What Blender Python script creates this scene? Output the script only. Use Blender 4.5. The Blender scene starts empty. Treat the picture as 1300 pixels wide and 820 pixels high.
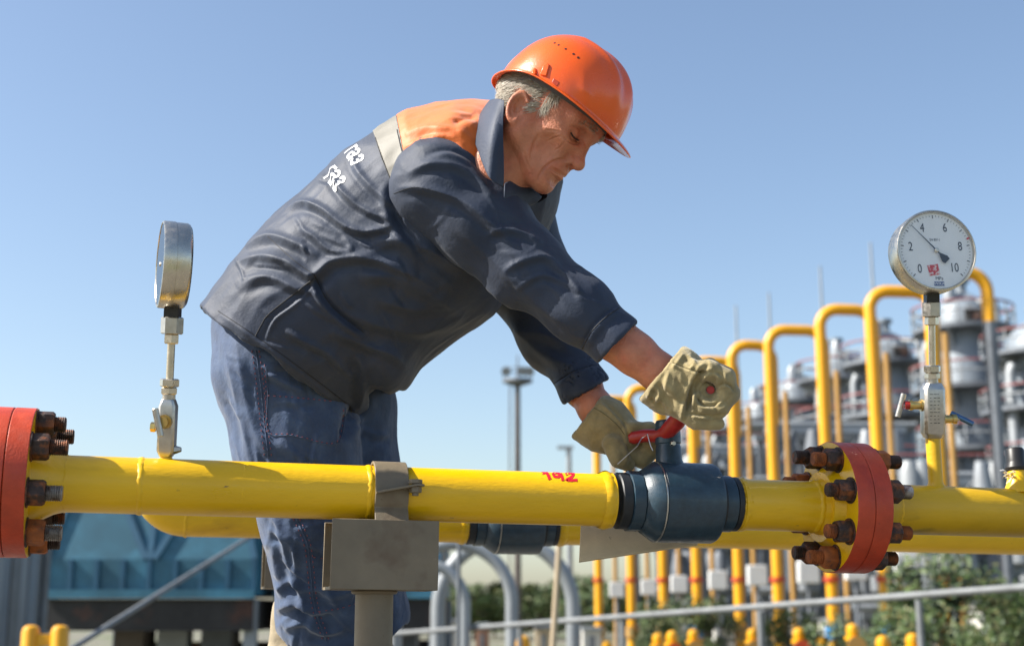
import bpy, bmesh, math, random
import numpy as np
from mathutils import Vector, Matrix
from mathutils.bvhtree import BVHTree
from math import radians, sin, cos, pi, sqrt

random.seed(7); RNG = np.random.default_rng(7)
scene = bpy.context.scene
COL = scene.collection

# ------------------------------------------------------------------ camera
CAMZ = 2.0
FPX = 1750.0                       # focal length for a 1300 px wide picture
PITCH = math.atan(365.0 / FPX)     # the camera looks a little upwards
cam_d = bpy.data.cameras.new("camera")
cam = bpy.data.objects.new("camera", cam_d)
COL.objects.link(cam)
cam.location = (0, 0, CAMZ)
cam.rotation_euler = (radians(90) + PITCH, 0, 0)
cam_d.sensor_width = 36.0
cam_d.lens = FPX / 1300 * 36
cam_d.clip_start = 0.05
cam_d.clip_end = 3000
cam_d.dof.use_dof = True
cam_d.dof.focus_distance = 2.50
cam_d.dof.aperture_fstop = 4.0
scene.camera = cam

# ------------------------------------------------------------------ sky and sun
SUN = Vector((-0.80, -0.09, 0.70)).normalized()     # towards the sun
sun_el = math.asin(SUN.z); sun_az = math.atan2(SUN.x, SUN.y)
world = bpy.data.worlds.new("World"); scene.world = world
world.use_nodes = True
wn = world.node_tree
bg = wn.nodes["Background"]
sky = wn.nodes.new("ShaderNodeTexSky")
sky.sky_type = 'NISHITA'; sky.sun_disc = False
sky.sun_elevation = sun_el; sky.sun_rotation = sun_az
sky.altitude = 100; sky.air_density = 1.0; sky.dust_density = 1.5; sky.ozone_density = 1.0
wn.links.new(sky.outputs[0], bg.inputs[0])
bg.inputs[1].default_value = 0.094
sl = bpy.data.lights.new("sun", 'SUN'); so = bpy.data.objects.new("sun", sl); COL.objects.link(so)
sl.energy = 5.0; sl.angle = radians(0.53); sl.color = (1.0, 0.95, 0.87)
so.rotation_euler = SUN.to_track_quat('Z', 'Y').to_euler(); so.location = (-30, 15, 40)
scene.view_settings.view_transform = 'Standard'
scene.view_settings.look = 'None'
scene.view_settings.gamma = 1; scene.view_settings.use_curve_mapping = False
scene.view_settings.exposure = 1.05
scene.cycles.max_bounces = 8

# ------------------------------------------------------------------ helpers: places
FWD = Vector((0, cos(PITCH), sin(PITCH))); UPV = Vector((0, -sin(PITCH), cos(PITCH))); RGT = Vector((1, 0, 0))
CAM = Vector((0, 0, CAMZ))
nF, nU, nR, nC = (np.array(v) for v in (FWD, UPV, RGT, CAM))
def at(px, py, d):
    """point at d metres along the view axis, seen at this place of the 1300x820 photograph"""
    return CAM + d * (FWD + RGT * ((px - 650) / FPX) + UPV * ((410 - py) / FPX))
def ray(px, py):
    return (FWD + RGT * ((px - 650) / FPX) + UPV * ((410 - py) / FPX)).normalized()
def proj(P):
    """(N,3) -> px, py, depth"""
    Q = P - nC
    z = Q @ nF
    return 650 + FPX * (Q @ nR) / z, 410 - FPX * (Q @ nU) / z, z
def far(px, py, Y):
    """point at world distance Y"""
    r = FWD + RGT * ((px - 650) / FPX) + UPV * ((410 - py) / FPX)
    return CAM + r * (Y / r.y)

# ------------------------------------------------------------------ helpers: objects
def tag(o, label=None, cat=None, group=None, kind=None):
    if label: o['label'] = label
    if cat: o['category'] = cat
    if group: o['group'] = group
    if kind: o['kind'] = kind
    return o
def empty(name, loc, label=None, cat=None, group=None):
    o = bpy.data.objects.new(name, None); COL.objects.link(o)
    o.location = loc; o.empty_display_size = .05
    return tag(o, label, cat, group)
def wmat(o):
    return o.matrix_basis.copy() if o.parent is None else wmat(o.parent) @ o.matrix_parent_inverse @ o.matrix_basis
def link_mesh(name, me, parent=None, mats=()):
    for m in mats: me.materials.append(m)
    o = bpy.data.objects.new(name, me); COL.objects.link(o)
    if parent is not None:
        o.parent = parent
        o.matrix_parent_inverse = wmat(parent).inverted()
    return o
def copy_tree(o, parent=None):
    c = o.copy(); COL.objects.link(c)
    if parent is not None: c.parent = parent
    for ch in list(o.children):
        copy_tree(ch, c)
    return c

class MB:
    """collects shapes, builds one mesh object"""
    def __init__(s): s.v = []; s.f = []; s.mi = []; s.sm = []
    def add(s, vs, fs, mi=0, smooth=True):
        b = len(s.v); s.v += [tuple(v) for v in vs]
        for k, f in enumerate(fs):
            s.f.append(tuple(b + i for i in f)); s.mi.append(mi if isinstance(mi, int) else mi[k]); s.sm.append(smooth)
        return s
    def lathe(s, o, axis, prof, n=40, mi=0, smooth=True, ref=None, ph=0.0, caps=True):
        """prof: list of (t, r[, mi]) along the axis"""
        o = Vector(o); a = Vector(axis).normalized()
        r = Vector(ref) if ref is not None else (Vector((0, 0, 1)) if abs(a.z) < .9 else Vector((1, 0, 0)))
        e1 = (r - a * r.dot(a)).normalized(); e2 = a.cross(e1)
        vs = []; fs = []; ms = []
        for p in prof:
            for k in range(n):
                an = ph + 2 * pi * k / n
                vs.append(o + a * p[0] + (e1 * cos(an) + e2 * sin(an)) * p[1])
        for i in range(len(prof) - 1):
            m = prof[i][2] if len(prof[i]) > 2 else mi
            for k in range(n):
                k2 = (k + 1) % n
                fs.append((i * n + k, i * n + k2, (i + 1) * n + k2, (i + 1) * n + k)); ms.append(m)
        s.add(vs, fs, ms, smooth)
        if caps:
            b = len(s.v)
            s.add(vs[:n], [tuple(range(n - 1, -1, -1))], prof[0][2] if len(prof[0]) > 2 else mi, False)
            s.add(vs[-n:], [tuple(range(n))], prof[-1][2] if len(prof[-1]) > 2 else mi, False)
        return s
    def cyl(s, a, b, r, r2=None, n=16, mi=0, smooth=True, bev=0.0):
        a = Vector(a); b = Vector(b); L = (b - a).length; r2 = r if r2 is None else r2
        if bev:
            pr = [(0, r - bev), (bev, r), (L - bev, r2), (L, r2 - bev)]
        else: pr = [(0, r), (L, r2)]
        return s.lathe(a, b - a, pr, n, mi, smooth)
    def tube(s, pts, r, n=12, mi=0, caps=True):
        pts = [Vector(p) for p in pts]; N = len(pts)
        rs = r if isinstance(r, (list, tuple)) else [r] * N
        t0 = (pts[1] - pts[0]).normalized()
        e1 = t0.orthogonal().normalized(); vs = []; fs = []
        for i, p in enumerate(pts):
            t = ((pts[min(i + 1, N - 1)] - pts[max(i - 1, 0)])).normalized()
            e1 = (e1 - t * e1.dot(t)).normalized(); e2 = t.cross(e1)
            for k in range(n):
                an = 2 * pi * k / n; vs.append(p + (e1 * cos(an) + e2 * sin(an)) * rs[i])
        for i in range(N - 1):
            for k in range(n):
                k2 = (k + 1) % n; fs.append((i * n + k, i * n + k2, (i + 1) * n + k2, (i + 1) * n + k))
        s.add(vs, fs, mi)
        if caps:
            s.add(vs[:n], [tuple(range(n - 1, -1, -1))], mi, False); s.add(vs[-n:], [tuple(range(n))], mi, False)
        return s
    def box(s, c, ax, ay, az, hx, hy, hz, mi=0):
        c = Vector(c); ax = Vector(ax).normalized() * hx; ay = Vector(ay).normalized() * hy; az = Vector(az).normalized() * hz
        vs = [c + ax * i + ay * j + az * k for i in (-1, 1) for j in (-1, 1) for k in (-1, 1)]
        fs = [(0, 1, 3, 2), (4, 6, 7, 5), (0, 4, 5, 1), (2, 3, 7, 6), (0, 2, 6, 4), (1, 5, 7, 3)]
        return s.add(vs, fs, mi, False)
    def bx(s, x0, x1, y0, y1, z0, z1, mi=0):
        return s.box(((x0 + x1) / 2, (y0 + y1) / 2, (z0 + z1) / 2), (1, 0, 0), (0, 1, 0), (0, 0, 1), abs(x1 - x0) / 2, abs(y1 - y0) / 2, abs(z1 - z0) / 2, mi)
    def prism(s, pts, ext, mi=0):
        """closed planar outline pushed along ext"""
        pts = [Vector(p) for p in pts]; e = Vector(ext); n = len(pts)
        vs = pts + [p + e for p in pts]
        fs = [tuple(range(n - 1, -1, -1)), tuple(range(n, 2 * n))] + [(i, (i + 1) % n, n + (i + 1) % n, n + i) for i in range(n)]
        return s.add(vs, fs, mi, False)
    def build(s, name, mats, parent=None, bevel=0.0, fix=True):
        me = bpy.data.meshes.new(name)
        me.from_pydata(s.v, [], s.f)
        for p, m, q in zip(me.polygons, s.mi, s.sm): p.material_index = m; p.use_smooth = q
        if fix:
            bm = bmesh.new(); bm.from_mesh(me); bmesh.ops.recalc_face_normals(bm, faces=bm.faces); bm.to_mesh(me); bm.free()
        if not isinstance(mats, (list, tuple)): mats = [mats]
        me.set_sharp_from_angle(angle=radians(38))
        o = link_mesh(name, me, parent, mats)
        if bevel:
            m = o.modifiers.new("bevel", 'BEVEL'); m.width = bevel; m.segments = 2; m.limit_method = 'ANGLE'; m.angle_limit = radians(40)
        return o

# ------------------------------------------------------------------ helpers: materials
def mat(name, col, rough=.5, metal=0.0, var=0.0, vscale=20.0, col2=None, mix=(0.45, 0.6), mscale=30.0, bump=0.0, bscale=200.0, bdet=3.0,
        spec=.5, coat=0.0, sheen=0.0, sss=0.0, stretch=None, speck=None, rvar=0.0, trans=0.0):
    m = bpy.data.materials.new(name); m.use_nodes = True
    nt = m.node_tree; N = nt.nodes; L = nt.links; p = N["Principled BSDF"]
    p.inputs["Roughness"].default_value = rough; p.inputs["Metallic"].default_value = metal
    p.inputs["Specular IOR Level"].default_value = spec
    p.inputs["Coat Weight"].default_value = coat; p.inputs["Sheen Weight"].default_value = sheen
    p.inputs["Transmission Weight"].default_value = trans
    if sss:
        p.inputs["Subsurface Weight"].default_value = sss; p.inputs["Subsurface Radius"].default_value = (1, .35, .2)
        p.inputs["Subsurface Scale"].default_value = .008
    tc = N.new("ShaderNodeTexCoord"); src = tc.outputs["Object"]
    if stretch:
        mp = N.new("ShaderNodeMapping"); mp.inputs["Scale"].default_value = stretch; L.new(src, mp.inputs["Vector"]); src = mp.outputs[0]
    def noise(sc, det=4.0, ro=.6):
        n = N.new("ShaderNodeTexNoise"); n.inputs["Scale"].default_value = sc; n.inputs["Detail"].default_value = det
        n.inputs["Roughness"].default_value = ro; L.new(src, n.inputs["Vector"]); return n
    rgb = N.new("ShaderNodeRGB"); rgb.outputs[0].default_value = (*col, 1); out = rgb.outputs[0]
    if col2:
        n = noise(mscale); cr = N.new("ShaderNodeValToRGB")
        cr.color_ramp.elements[0].position = mix[0]; cr.color_ramp.elements[1].position = mix[1]
        cr.color_ramp.elements[0].color = (0, 0, 0, 1); cr.color_ramp.elements[1].color = (1, 1, 1, 1)
        L.new(n.outputs[0], cr.inputs[0])
        mx = N.new("ShaderNodeMix"); mx.data_type = 'RGBA'; L.new(cr.outputs[0], mx.inputs[0]); L.new(out, mx.inputs[6]); mx.inputs[7].default_value = (*col2, 1); out = mx.outputs[2]
    if speck:
        for (sc_, th_, c_) in speck:
            n = noise(sc_, 5.0, .65); cr = N.new("ShaderNodeValToRGB")
            cr.color_ramp.elements[0].position = th_; cr.color_ramp.elements[1].position = th_ + .03
            cr.color_ramp.elements[0].color = (0, 0, 0, 1); cr.color_ramp.elements[1].color = (1, 1, 1, 1)
            L.new(n.outputs[0], cr.inputs[0])
            mx = N.new("ShaderNodeMix"); mx.data_type = 'RGBA'; L.new(cr.outputs[0], mx.inputs[0]); L.new(out, mx.inputs[6]); mx.inputs[7].default_value = (*c_, 1); out = mx.outputs[2]
    if var:
        n = noise(vscale, 6.0); mr = N.new("ShaderNodeMapRange")
        mr.inputs[1].default_value = .3; mr.inputs[2].default_value = .7; mr.inputs[3].default_value = 1 - var; mr.inputs[4].default_value = 1 + var
        L.new(n.outputs[0], mr.inputs[0])
        mx = N.new("ShaderNodeMix"); mx.data_type = 'RGBA'; mx.blend_type = 'MULTIPLY'; mx.inputs[0].default_value = 1
        L.new(out, mx.inputs[6]); L.new(mr.outputs[0], mx.inputs[7]); out = mx.outputs[2]
    L.new(out, p.inputs["Base Color"])
    if rvar:
        n = noise(vscale * 1.7, 5.0); mr = N.new("ShaderNodeMapRange"); mr.inputs[1].default_value = .3; mr.inputs[2].default_value = .7
        mr.inputs[3].default_value = max(0, rough - rvar); mr.inputs[4].default_value = min(1, rough + rvar)
        L.new(n.outputs[0], mr.inputs[0]); L.new(mr.outputs[0], p.inputs["Roughness"])
    if bump:
        n = noise(bscale, bdet); b = N.new("ShaderNodeBump"); b.inputs["Strength"].default_value = 1.0; b.inputs["Distance"].default_value = bump
        L.new(n.outputs[0], b.inputs["Height"]); L.new(b.outputs[0], p.inputs["Normal"])
    return m

YEL = mat("yellow_paint", (.79, .455, .002), .36, speck=[(75, .685, (.26, .15, .03)), (14, .70, (.45, .25, .01))], var=.12, vscale=9, bump=.0007, bscale=190, coat=.1, rvar=.12, stretch=(.3, 1, 1), col2=(.58, .31, .003), mix=(.56, .78), mscale=14)
YELD = mat("yellow_paint_scuffed", (.62, .36, .003), .42, var=.14, vscale=12, bump=.0006, bscale=150, col2=(.16, .11, .01), mix=(.58, .70), mscale=9, stretch=(.35, 1, 1))
RED = mat("red_paint", (.46, .048, .012), .45, speck=[(80, .68, (.14, .03, .015)), (25, .70, (.30, .09, .05))], var=.18, vscale=25, bump=.0006, bscale=260, rvar=.12, col2=(.34, .03, .012), mix=(.5, .75), mscale=12)
RUST = mat("rusty_steel", (.055, .034, .026), .62, .35, var=.4, vscale=120, col2=(.24, .075, .022), mix=(.48, .66), mscale=45, bump=.0012, bscale=320)
RUSTO = mat("orange_rust", (.36, .10, .02), .8, .0, var=.4, vscale=120, col2=(.10, .035, .015), mix=(.45, .65), mscale=60, bump=.0012, bscale=350)
STUD = mat("stud_steel", (.30, .28, .26), .42, .8, var=.3, vscale=150, col2=(.14, .07, .04), mix=(.5, .7), mscale=60)
TAUPE = mat("taupe_paint", (.175, .138, .088), .5, speck=[(70, .68, (.09, .05, .025)), (26, .69, (.23, .19, .13))], col2=(.125, .085, .05), mix=(.56, .70), mscale=9, var=.14, vscale=14, bump=.0007, bscale=90, rvar=.08)
PLATE = mat("beige_plate_paint", (.62, .52, .35), .5, var=.12, vscale=18, col2=(.22, .17, .11), mix=(.68, .76), mscale=60, bump=.0006, bscale=120)
VBLUE = mat("blue_valve_paint", (.018, .042, .062), .42, var=.22, vscale=60, bump=.0003, bscale=400, coat=.2, rvar=.14, col2=(.035, .065, .08), mix=(.6, .8), mscale=40)
VBLK = mat("valve_black_ring", (.012, .014, .016), .5, var=.3, vscale=40)
STEEL = mat("stainless_steel", (.60, .55, .46), .30, 1.0, var=.08, vscale=60, rvar=.1, bump=.0002, bscale=300)
SATIN = mat("satin_steel", (.50, .48, .44), .38, 1.0, var=.12, vscale=80, rvar=.1)
BRASS = mat("brass", (.62, .44, .16), .3, 1.0, var=.15, vscale=80)
BLACK = mat("black_plastic", (.012, .011, .010), .45, var=.3, vscale=60)
REDP = mat("red_plastic", (.36, .018, .014), .38, var=.2, vscale=60, bump=.0004, bscale=200)
# ================================================================== ground and platform
PLATZ = CAMZ - 0.165
CONC = mat("concrete", (.15, .14, .12), .9, var=.2, vscale=3, bump=.003, bscale=60, col2=(.10, .10, .08), mix=(.5, .7), mscale=2)
GRAVEL = mat("gravel", (.16, .15, .115), .95, var=.35, vscale=1.2, bump=.02, bscale=12, col2=(.10, .13, .05), mix=(.5, .62), mscale=.12)
m = MB(); R = 2500
nn = 24
vs = [(-R + 2 * R * i / nn, -R + 2 * R * j / nn, 0) for j in range(nn + 1) for i in range(nn + 1)]
m.add(vs, [(j * (nn + 1) + i, j * (nn + 1) + i + 1, (j + 1) * (nn + 1) + i + 1, (j + 1) * (nn + 1) + i) for j in range(nn) for i in range(nn)], 0, False)
tag(m.build("ground", GRAVEL), kind='structure')
m = MB().bx(-3.2, 3.4, .7, 4.35, -.05, PLATZ)
tag(m.build("concrete_platform", CONC, bevel=.02), kind='structure')

# ================================================================== front gas pipe
FA = at(100, 614.3, 2.309); FB = at(1200, 648, 2.682)
FU = (FB - FA).normalized()
FN = Vector((FU.y, -FU.x, 0)).normalized()          # sideways, towards the camera
FW = FN.cross(FU); FW = FW if FW.z > 0 else -FW      # up
PR = .0475                                            # pipe radius
def line_t(A, u, px):
    k = (px - 650) / FPX; q = A - CAM
    return (k * q.dot(FWD) - q.dot(RGT)) / (u.dot(RGT) - k * u.dot(FWD))
def fp(px): return FA + FU * line_t(FA, FU, px)
def fz(px): return (fp(px) - CAM).dot(FWD)

def weld(name, C, u, r, parent, mt, w=.006, h=.003, seed=0):
    rr = random.Random(seed); m = MB(); n = 56
    a = u.normalized(); e1 = (FW - a * FW.dot(a)).normalized(); e2 = a.cross(e1); vs = []; fs = []
    K = 7
    ph = [rr.uniform(-1, 1) for _ in range(n)]
    for i in range(K):
        f = i / (K - 1); hh = sin(pi * f)
        for k in range(n):
            an = 2 * pi * k / n; j = .75 + .25 * ph[k]
            vs.append(C + a * (w * (2 * f - 1) + .0015 * ph[(k * 3) % n]) + (e1 * cos(an) + e2 * sin(an)) * (r - .001 + h * hh * j))
    for i in range(K - 1):
        for k in range(n):
            k2 = (k + 1) % n; fs.append((i * n + k, i * n + k2, (i + 1) * n + k2, (i + 1) * n + k))
    m.add(vs, fs); return m.build(name, mt, parent)

def hexnut(C, u, r, h, ph):
    return MB().lathe(C, u, [(0, r * .9), (h * .12, r), (h * .86, r), (h, r * .86)], 6, 0, False, ref=FW, ph=ph)
def stud(C, u, r, L):
    pr = [(0, r)]; n = max(3, int(L / .0032)); 
    for i in range(n): pr += [(L * (i + .25) / n, r), (L * (i + .6) / n, r * .86)]
    pr += [(L, r * .85)]
    return MB().lathe(C, u, pr, 14, 0, True)

pipe = empty("gas_pipe", fp(400) - Vector((0, 0, .05)), "front yellow steel gas pipe with red-rimmed flange joints at both ends", "pipe")
tL = line_t(FA, FU, -260); tV0 = line_t(FA, FU, 776); tV1 = line_t(FA, FU, 934); tW = line_t(FA, FU, 1028)
FR = .1235; FT = .037
def rim_t(px):
    """t of the flange plane whose rim nearest the camera shows at px"""
    return line_t(FA + FN * FR, FU, px)
tf1 = rim_t(33); tf0 = rim_t(3)                       # left pair: near face, gap
tg0 = rim_t(1090); tgm = rim_t(1112.5); tg1 = rim_t(1135)
seg = lambda a, b: [(a, PR), (b, PR)]
neck = .052
m = MB().lathe(FA, FU, [(tf1 - .002, .070), (tf1 + .012, .064), (tf1 + neck * .7, PR + .004), (tf1 + neck, PR), (tV0 - .030, PR), (tV0 - .024, PR + .0012), (tV0 - .012, PR + .003), (tV0 - .002, PR + .0035), (tV0, PR - .002)], 72)
m.build("pipe_section", YEL, pipe)
m = MB().lathe(FA, FU, [(tV1, PR - .003), (tV1 + .003, PR + .003), (tV1 + .012, PR + .002), (tV1 + .02, PR), (tW - .01, PR), (tW + .006, PR + .001), (tW + .02, PR + .006), (tg0 - .018, .066), (tg0 + .001, .078)], 72)
m.build("pipe_section", YEL, pipe)
m = MB().lathe(FA, FU, [(tg1 - .001, .070), (tg1 + .016, .066), (tg1 + .05, PR + .002), (tg1 + .06, PR), (tg1 + 1.6, PR)], 72)
m.build("pipe_section", YELD, pipe)
m = MB().lathe(FA, FU, [(tf0 - .9, PR), (tf0 - FT - .05, PR), (tf0 - FT + .001, .07)], 72)
m.build("pipe_section", YEL, pipe)
for k, px in enumerate((178, 308, 466)):
    weld("weld_bead", fp(px), FU, PR, pipe, YEL, .0065 if k != 1 else .004, .0036 if k != 1 else .0016, 3 + k)
weld("weld_bead", FA + FU * (tV0 - .014), FU, PR + .003, pipe, YEL, .011, .005, 8)
weld("weld_bead", FA + FU * (tV1 + .008), FU, PR + .001, pipe, YEL, .008, .004, 9)
weld("weld_bead", FA + FU * (tW + .006), FU, PR + .001, pipe, YEL, .007, .004, 10)
weld("weld_bead", FA + FU * (tf1 + neck), FU, PR, pipe, YEL, .005, .0022, 11)
weld("weld_bead", FA + FU * (tg1 + .062), FU, PR, pipe, YEL, .005, .002, 12)

def flange(t0, t1, faces):
    """a disc with a painted rim; faces = material of the two flat sides"""
    b = .0012
    m = MB().lathe(FA, FU, [(t0, .03, 1 if faces == 0 else 0), (t0, FR - b, 0), (t0 + b, FR, 0), (t1 - b, FR, 0), (t1, FR - b, 1 if faces == 1 else 0), (t1, .03, 0)], 96, caps=False)
    o = m.build("flange", [RED, YEL], pipe)
    return o
fl_l0 = flange(tf0 - FT, tf0 - .0006, 0)
fl_l1 = flange(tf0 + .0006, tf1, 1)
fl_r0 = flange(tg0, tgm - .0005, 0)
fl_r1 = flange(tgm + .0005, tg1, 1)
BR = .0985
def bolts(fl, t, sgn, ang0, mirror, rr):
    for k in range(8):
        th = radians(ang0 + 45 * k)
        dirv = FN * cos(th) - FW * sin(th)
        C = FA + FU * t + dirv * BR
        h = .029; nm = RUST if rr.random() < .8 else RUSTO
        L = .022 + rr.uniform(-.004, .007)
        hexnut(C, FU * sgn, .0222, h, rr.uniform(0, 1)).build("nut", nm, fl, bevel=.0007)
        MB().lathe(C, FU * sgn, [(0, .0245), (.0025, .0245)], 24, 0, False).build("washer", RUST, fl)
        sm = [STUD, RUST, RUSTO, RUST][rr.randrange(4)]
        stud(C + FU * sgn * h * .7, FU * sgn, .0135, L + h * .3).build("stud_bolt", sm, fl)
bolts(fl_l1, tf1, 1, 14, False, random.Random(5))
bolts(fl_r0, tg0, -1, -14, False, random.Random(4))
bolts(fl_r1, tg1, 1, -14, False, random.Random(9))
bolts(fl_l0, tf0 - FT, -1, 14, False, random.Random(11))

# gauge standpipe on the right, capped stub at the far right
spt = line_t(FA, FU, 1190)
UPW = Vector((0, 0, 1))
spb = FA + FU * spt
sp_top = spb + UPW * .142
m = MB().lathe(spb + UPW * (PR - .006), UPW, [(0, .021), (.004, .0185), (.010, .0148), (.016, .0142), (.142 - PR + .006, .0142)], 32)
m.build("standpipe", YELD, pipe)
st = FA + FU * line_t(FA, FU, 1295)
ax = (UPW + FU * .05 - FN * .10).normalized()
m = MB().lathe(st + UPW * (PR - .012), ax, [(0, .034), (.010, .027), (.022, .021), (.040, .019), (.055, .017)], 32)
stub = m.build("capped_stub", YEL, pipe)
MB().lathe(st + UPW * (PR - .012) + ax * .047, ax, [(0, .020), (.006, .0225), (.016, .019), (.019, .0185), (.042, .0185), (.046, .016)], 24).build("rubber_cap", BLACK, stub)
FILM = mat("clear_plastic_film", (.85, .86, .85), .25, var=.1, trans=.6)
m = MB(); rr = random.Random(3)
base = st + UPW * (PR - .012) + ax * .04
for k in range(26):
    d = (-FU * rr.uniform(.2, 1) + FN * rr.uniform(-.3, .9) + UPW * rr.uniform(-.7, .35)).normalized()
    p0 = base - FU * .014 + FN * rr.uniform(-.01, .014) + UPW * rr.uniform(-.006, .006)
    L = rr.uniform(.008, .024)
    side = d.cross(UPW + FN * rr.uniform(-1, 1)).normalized() * rr.uniform(.0012, .004)
    mid = p0 + d * L * .5 + UPW * rr.uniform(-.004, .004); e = p0 + d * L + UPW * rr.uniform(-.004, .002)
    m.add([p0 - side, p0 + side, mid + side * .8, mid - side * .8, e + side * .4, e - side * .4], [(0, 1, 2, 3), (3, 2, 4, 5)])
m.build("plastic_wrap", FILM, stub, fix=False)

# the red number painted on the pipe
def on_surf(px, py, off=.0006, A=FA, u=FU, r=PR):
    d = ray(px, py); q = CAM - A
    dd = d - u * d.dot(u); qq = q - u * q.dot(u)
    a = dd.dot(dd); b = 2 * dd.dot(qq); c = qq.dot(qq) - (r + off) ** 2
    D = b * b - 4 * a * c
    if D < 0: return on_surf(px, py + .4, off, A, u, r)
    return CAM + d * ((-b - sqrt(D)) / (2 * a))
def stroke(m, pts, w):
    P = []
    for a, b in zip(pts[:-1], pts[1:]):
        for k in range(6): P.append((a[0] + (b[0] - a[0]) * k / 6, a[1] + (b[1] - a[1]) * k / 6))
    P.append(pts[-1]); vs = []; fs = []
    for i, p in enumerate(P):
        q0 = P[max(i - 1, 0)]; q1 = P[min(i + 1, len(P) - 1)]
        tx, ty = q1[0] - q0[0], q1[1] - q0[1]; l = sqrt(tx * tx + ty * ty) or 1
        ww = w * (.85 + .3 * random.random()) / 2
        vs += [on_surf(p[0] - ty / l * ww, p[1] + tx / l * ww), on_surf(p[0] + ty / l * ww, p[1] - tx / l * ww)]
    for i in range(len(P) - 1): fs.append((2 * i, 2 * i + 1, 2 * i + 3, 2 * i + 2))
    m.add(vs, fs)
REDI = mat("red_marker_paint", (.62, .012, .03), .45, var=.15, vscale=200)
m = MB()
stroke(m, [(688, 600.5), (693, 598.8), (696, 603), (698, 608.5)], 4)
stroke(m, [(711, 601.8), (706, 599.6), (702, 601.5), (704, 604.8), (709, 605), (712, 602.5), (711.5, 600.6), (713.5, 605), (714.5, 610)], 3.4)
stroke(m, [(718, 602), (723, 599.6), (728.5, 601.2), (726, 604.8), (719, 609), (726, 609.2), (733, 609)], 3.6)
m.build("painted_number", REDI, pipe, fix=False)['label'] = "hand-painted red number 192"

# ================================================================== ball valves
def make_valve(A, u, n, w, tc, name, label, sc=1.0):
    """tc: t of the body's middle"""
    O = A + u * tc
    v = empty(name, O - w * .0735, label, "valve")
    pr = [(-.118, .049), (-.116, .0515), (-.100, .0515), (-.0985, .0485)]
    MB().lathe(O, u, pr, 64).build("end_sleeve", VBLK, v)
    MB().lathe(O, u, [(-.099, .050), (-.097, .0555), (-.076, .0555), (-.074, .052)], 12, 0, False, ref=w, ph=.2).build("hex_collar", VBLUE, v)
    b = MB().lathe(O, u, [(-.0745, .052), (-.0735, .0545), (-.046, .0725), (-.044, .0725)], 72).build("cone", VBLUE, v)
    MB().lathe(O, u, [(-.0440, .0715), (-.0437, .0742), (-.0415, .0742), (-.0412, .0725)], 72).build("seam_ring", SATIN if name == "ball_valve" else VBLUE, v)
    MB().lathe(O, u, [(-.0405, .072), (-.039, .0738), (.066, .0738), (.0715, .071), (.074, .064), (.0745, .055)], 72).build("body", VBLUE, v)
    MB().lathe(O, u, [(.0735, .054), (.075, .0552), (.0815, .0552), (.083, .052)], 64).build("seam_ring", VBLK, v)
    MB().lathe(O, u, [(.0825, .0515), (.085, .052), (.104, .052), (.1055, .0495)], 64).build("end_sleeve", VBLUE, v)
    MB().lathe(O, u, [(.1055, .048), (.1065, .0505), (.116, .0505), (.1165, .048)], 64).build("end_ring", VBLK, v)
    return v, O
tcv = (tV0 + tV1) / 2 + .004
valve, VO = make_valve(FA, FU, FN, FW, tcv, "ball_valve", "dark blue ball valve being turned by its red lever on the front pipe")
# neck with collar
SD = (Vector((0, 0, 1)) - FU * .03).normalized()
nk = VO - FU * .010
MB().lathe(nk + SD * .062, SD, [(0, .030), (.010, .027), (.016, .0245), (.040, .0238), (.042, .0225), (.045, .0225), (.047, .0242), (.074, .0242), (.077, .0228)], 40).build("neck", VBLUE, valve)
MB().lathe(nk + SD * .136, SD, [(0, .0222), (.012, .0222), (.016, .020)], 40).build("stem_cap", VBLUE, valve)
hb = MB().lathe(nk + SD * .106 + FN * .021, FN, [(0, .0055), (.007, .0055), (.009, .004)], 6, 0, False).build("set_screw", STEEL, valve)
# the lever, a flat bar in red plastic
LM = nk + SD * .132
LV = MB()
lev = [at(798, 557, 2.60), at(803, 556, 2.60), at(818, 553, 2.595), at(834, 553, 2.582), at(846, 549, 2.562), at(859, 535, 2.545), at(868, 522, 2.53), at(886, 506, 2.48), at(901, 495.5, 2.425), at(902, 495, 2.409)]
MB().tube(lev, [.007, .0120, .0125, .0130, .015, .0165, .0150, .0130, .0105, .007], 14).build("lever", REDP, valve)
MB().lathe(LM - SD * .012, SD, [(0, .016), (.010, .016), (.012, .012)], 24).build("lever_hub", REDP, valve)
MB().tube([at(784, 589, 2.53), at(797, 577, 2.535), at(809, 566, 2.54), at(815, 556, 2.56), at(822, 551, 2.555), at(826, 566, 2.545), at(829, 572, 2.54)], .0011, 6).build("seal_wire", SATIN, valve)

# plate under the valve
pl = empty("bracket_plate", at(810, 712, 2.62), "beige steel plate tapering to the right below the dark blue valve", "plate")
m = MB().prism([at(738, 655, 2.66), at(735, 712, 2.59), at(886, 690, 2.63), at(886, 655, 2.68)], Vector((.0, .006, -.003)))
m.build("plate", PLATE, pl, bevel=.001)
pc = at(820, 690, 2.66)
MB().cyl((pc.x + .01, pc.y + .04, PLATZ), (pc.x + .01, pc.y + .04, pc.z + .012), .02, n=24).build("prop", PLATE, pl) if False else None

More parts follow.
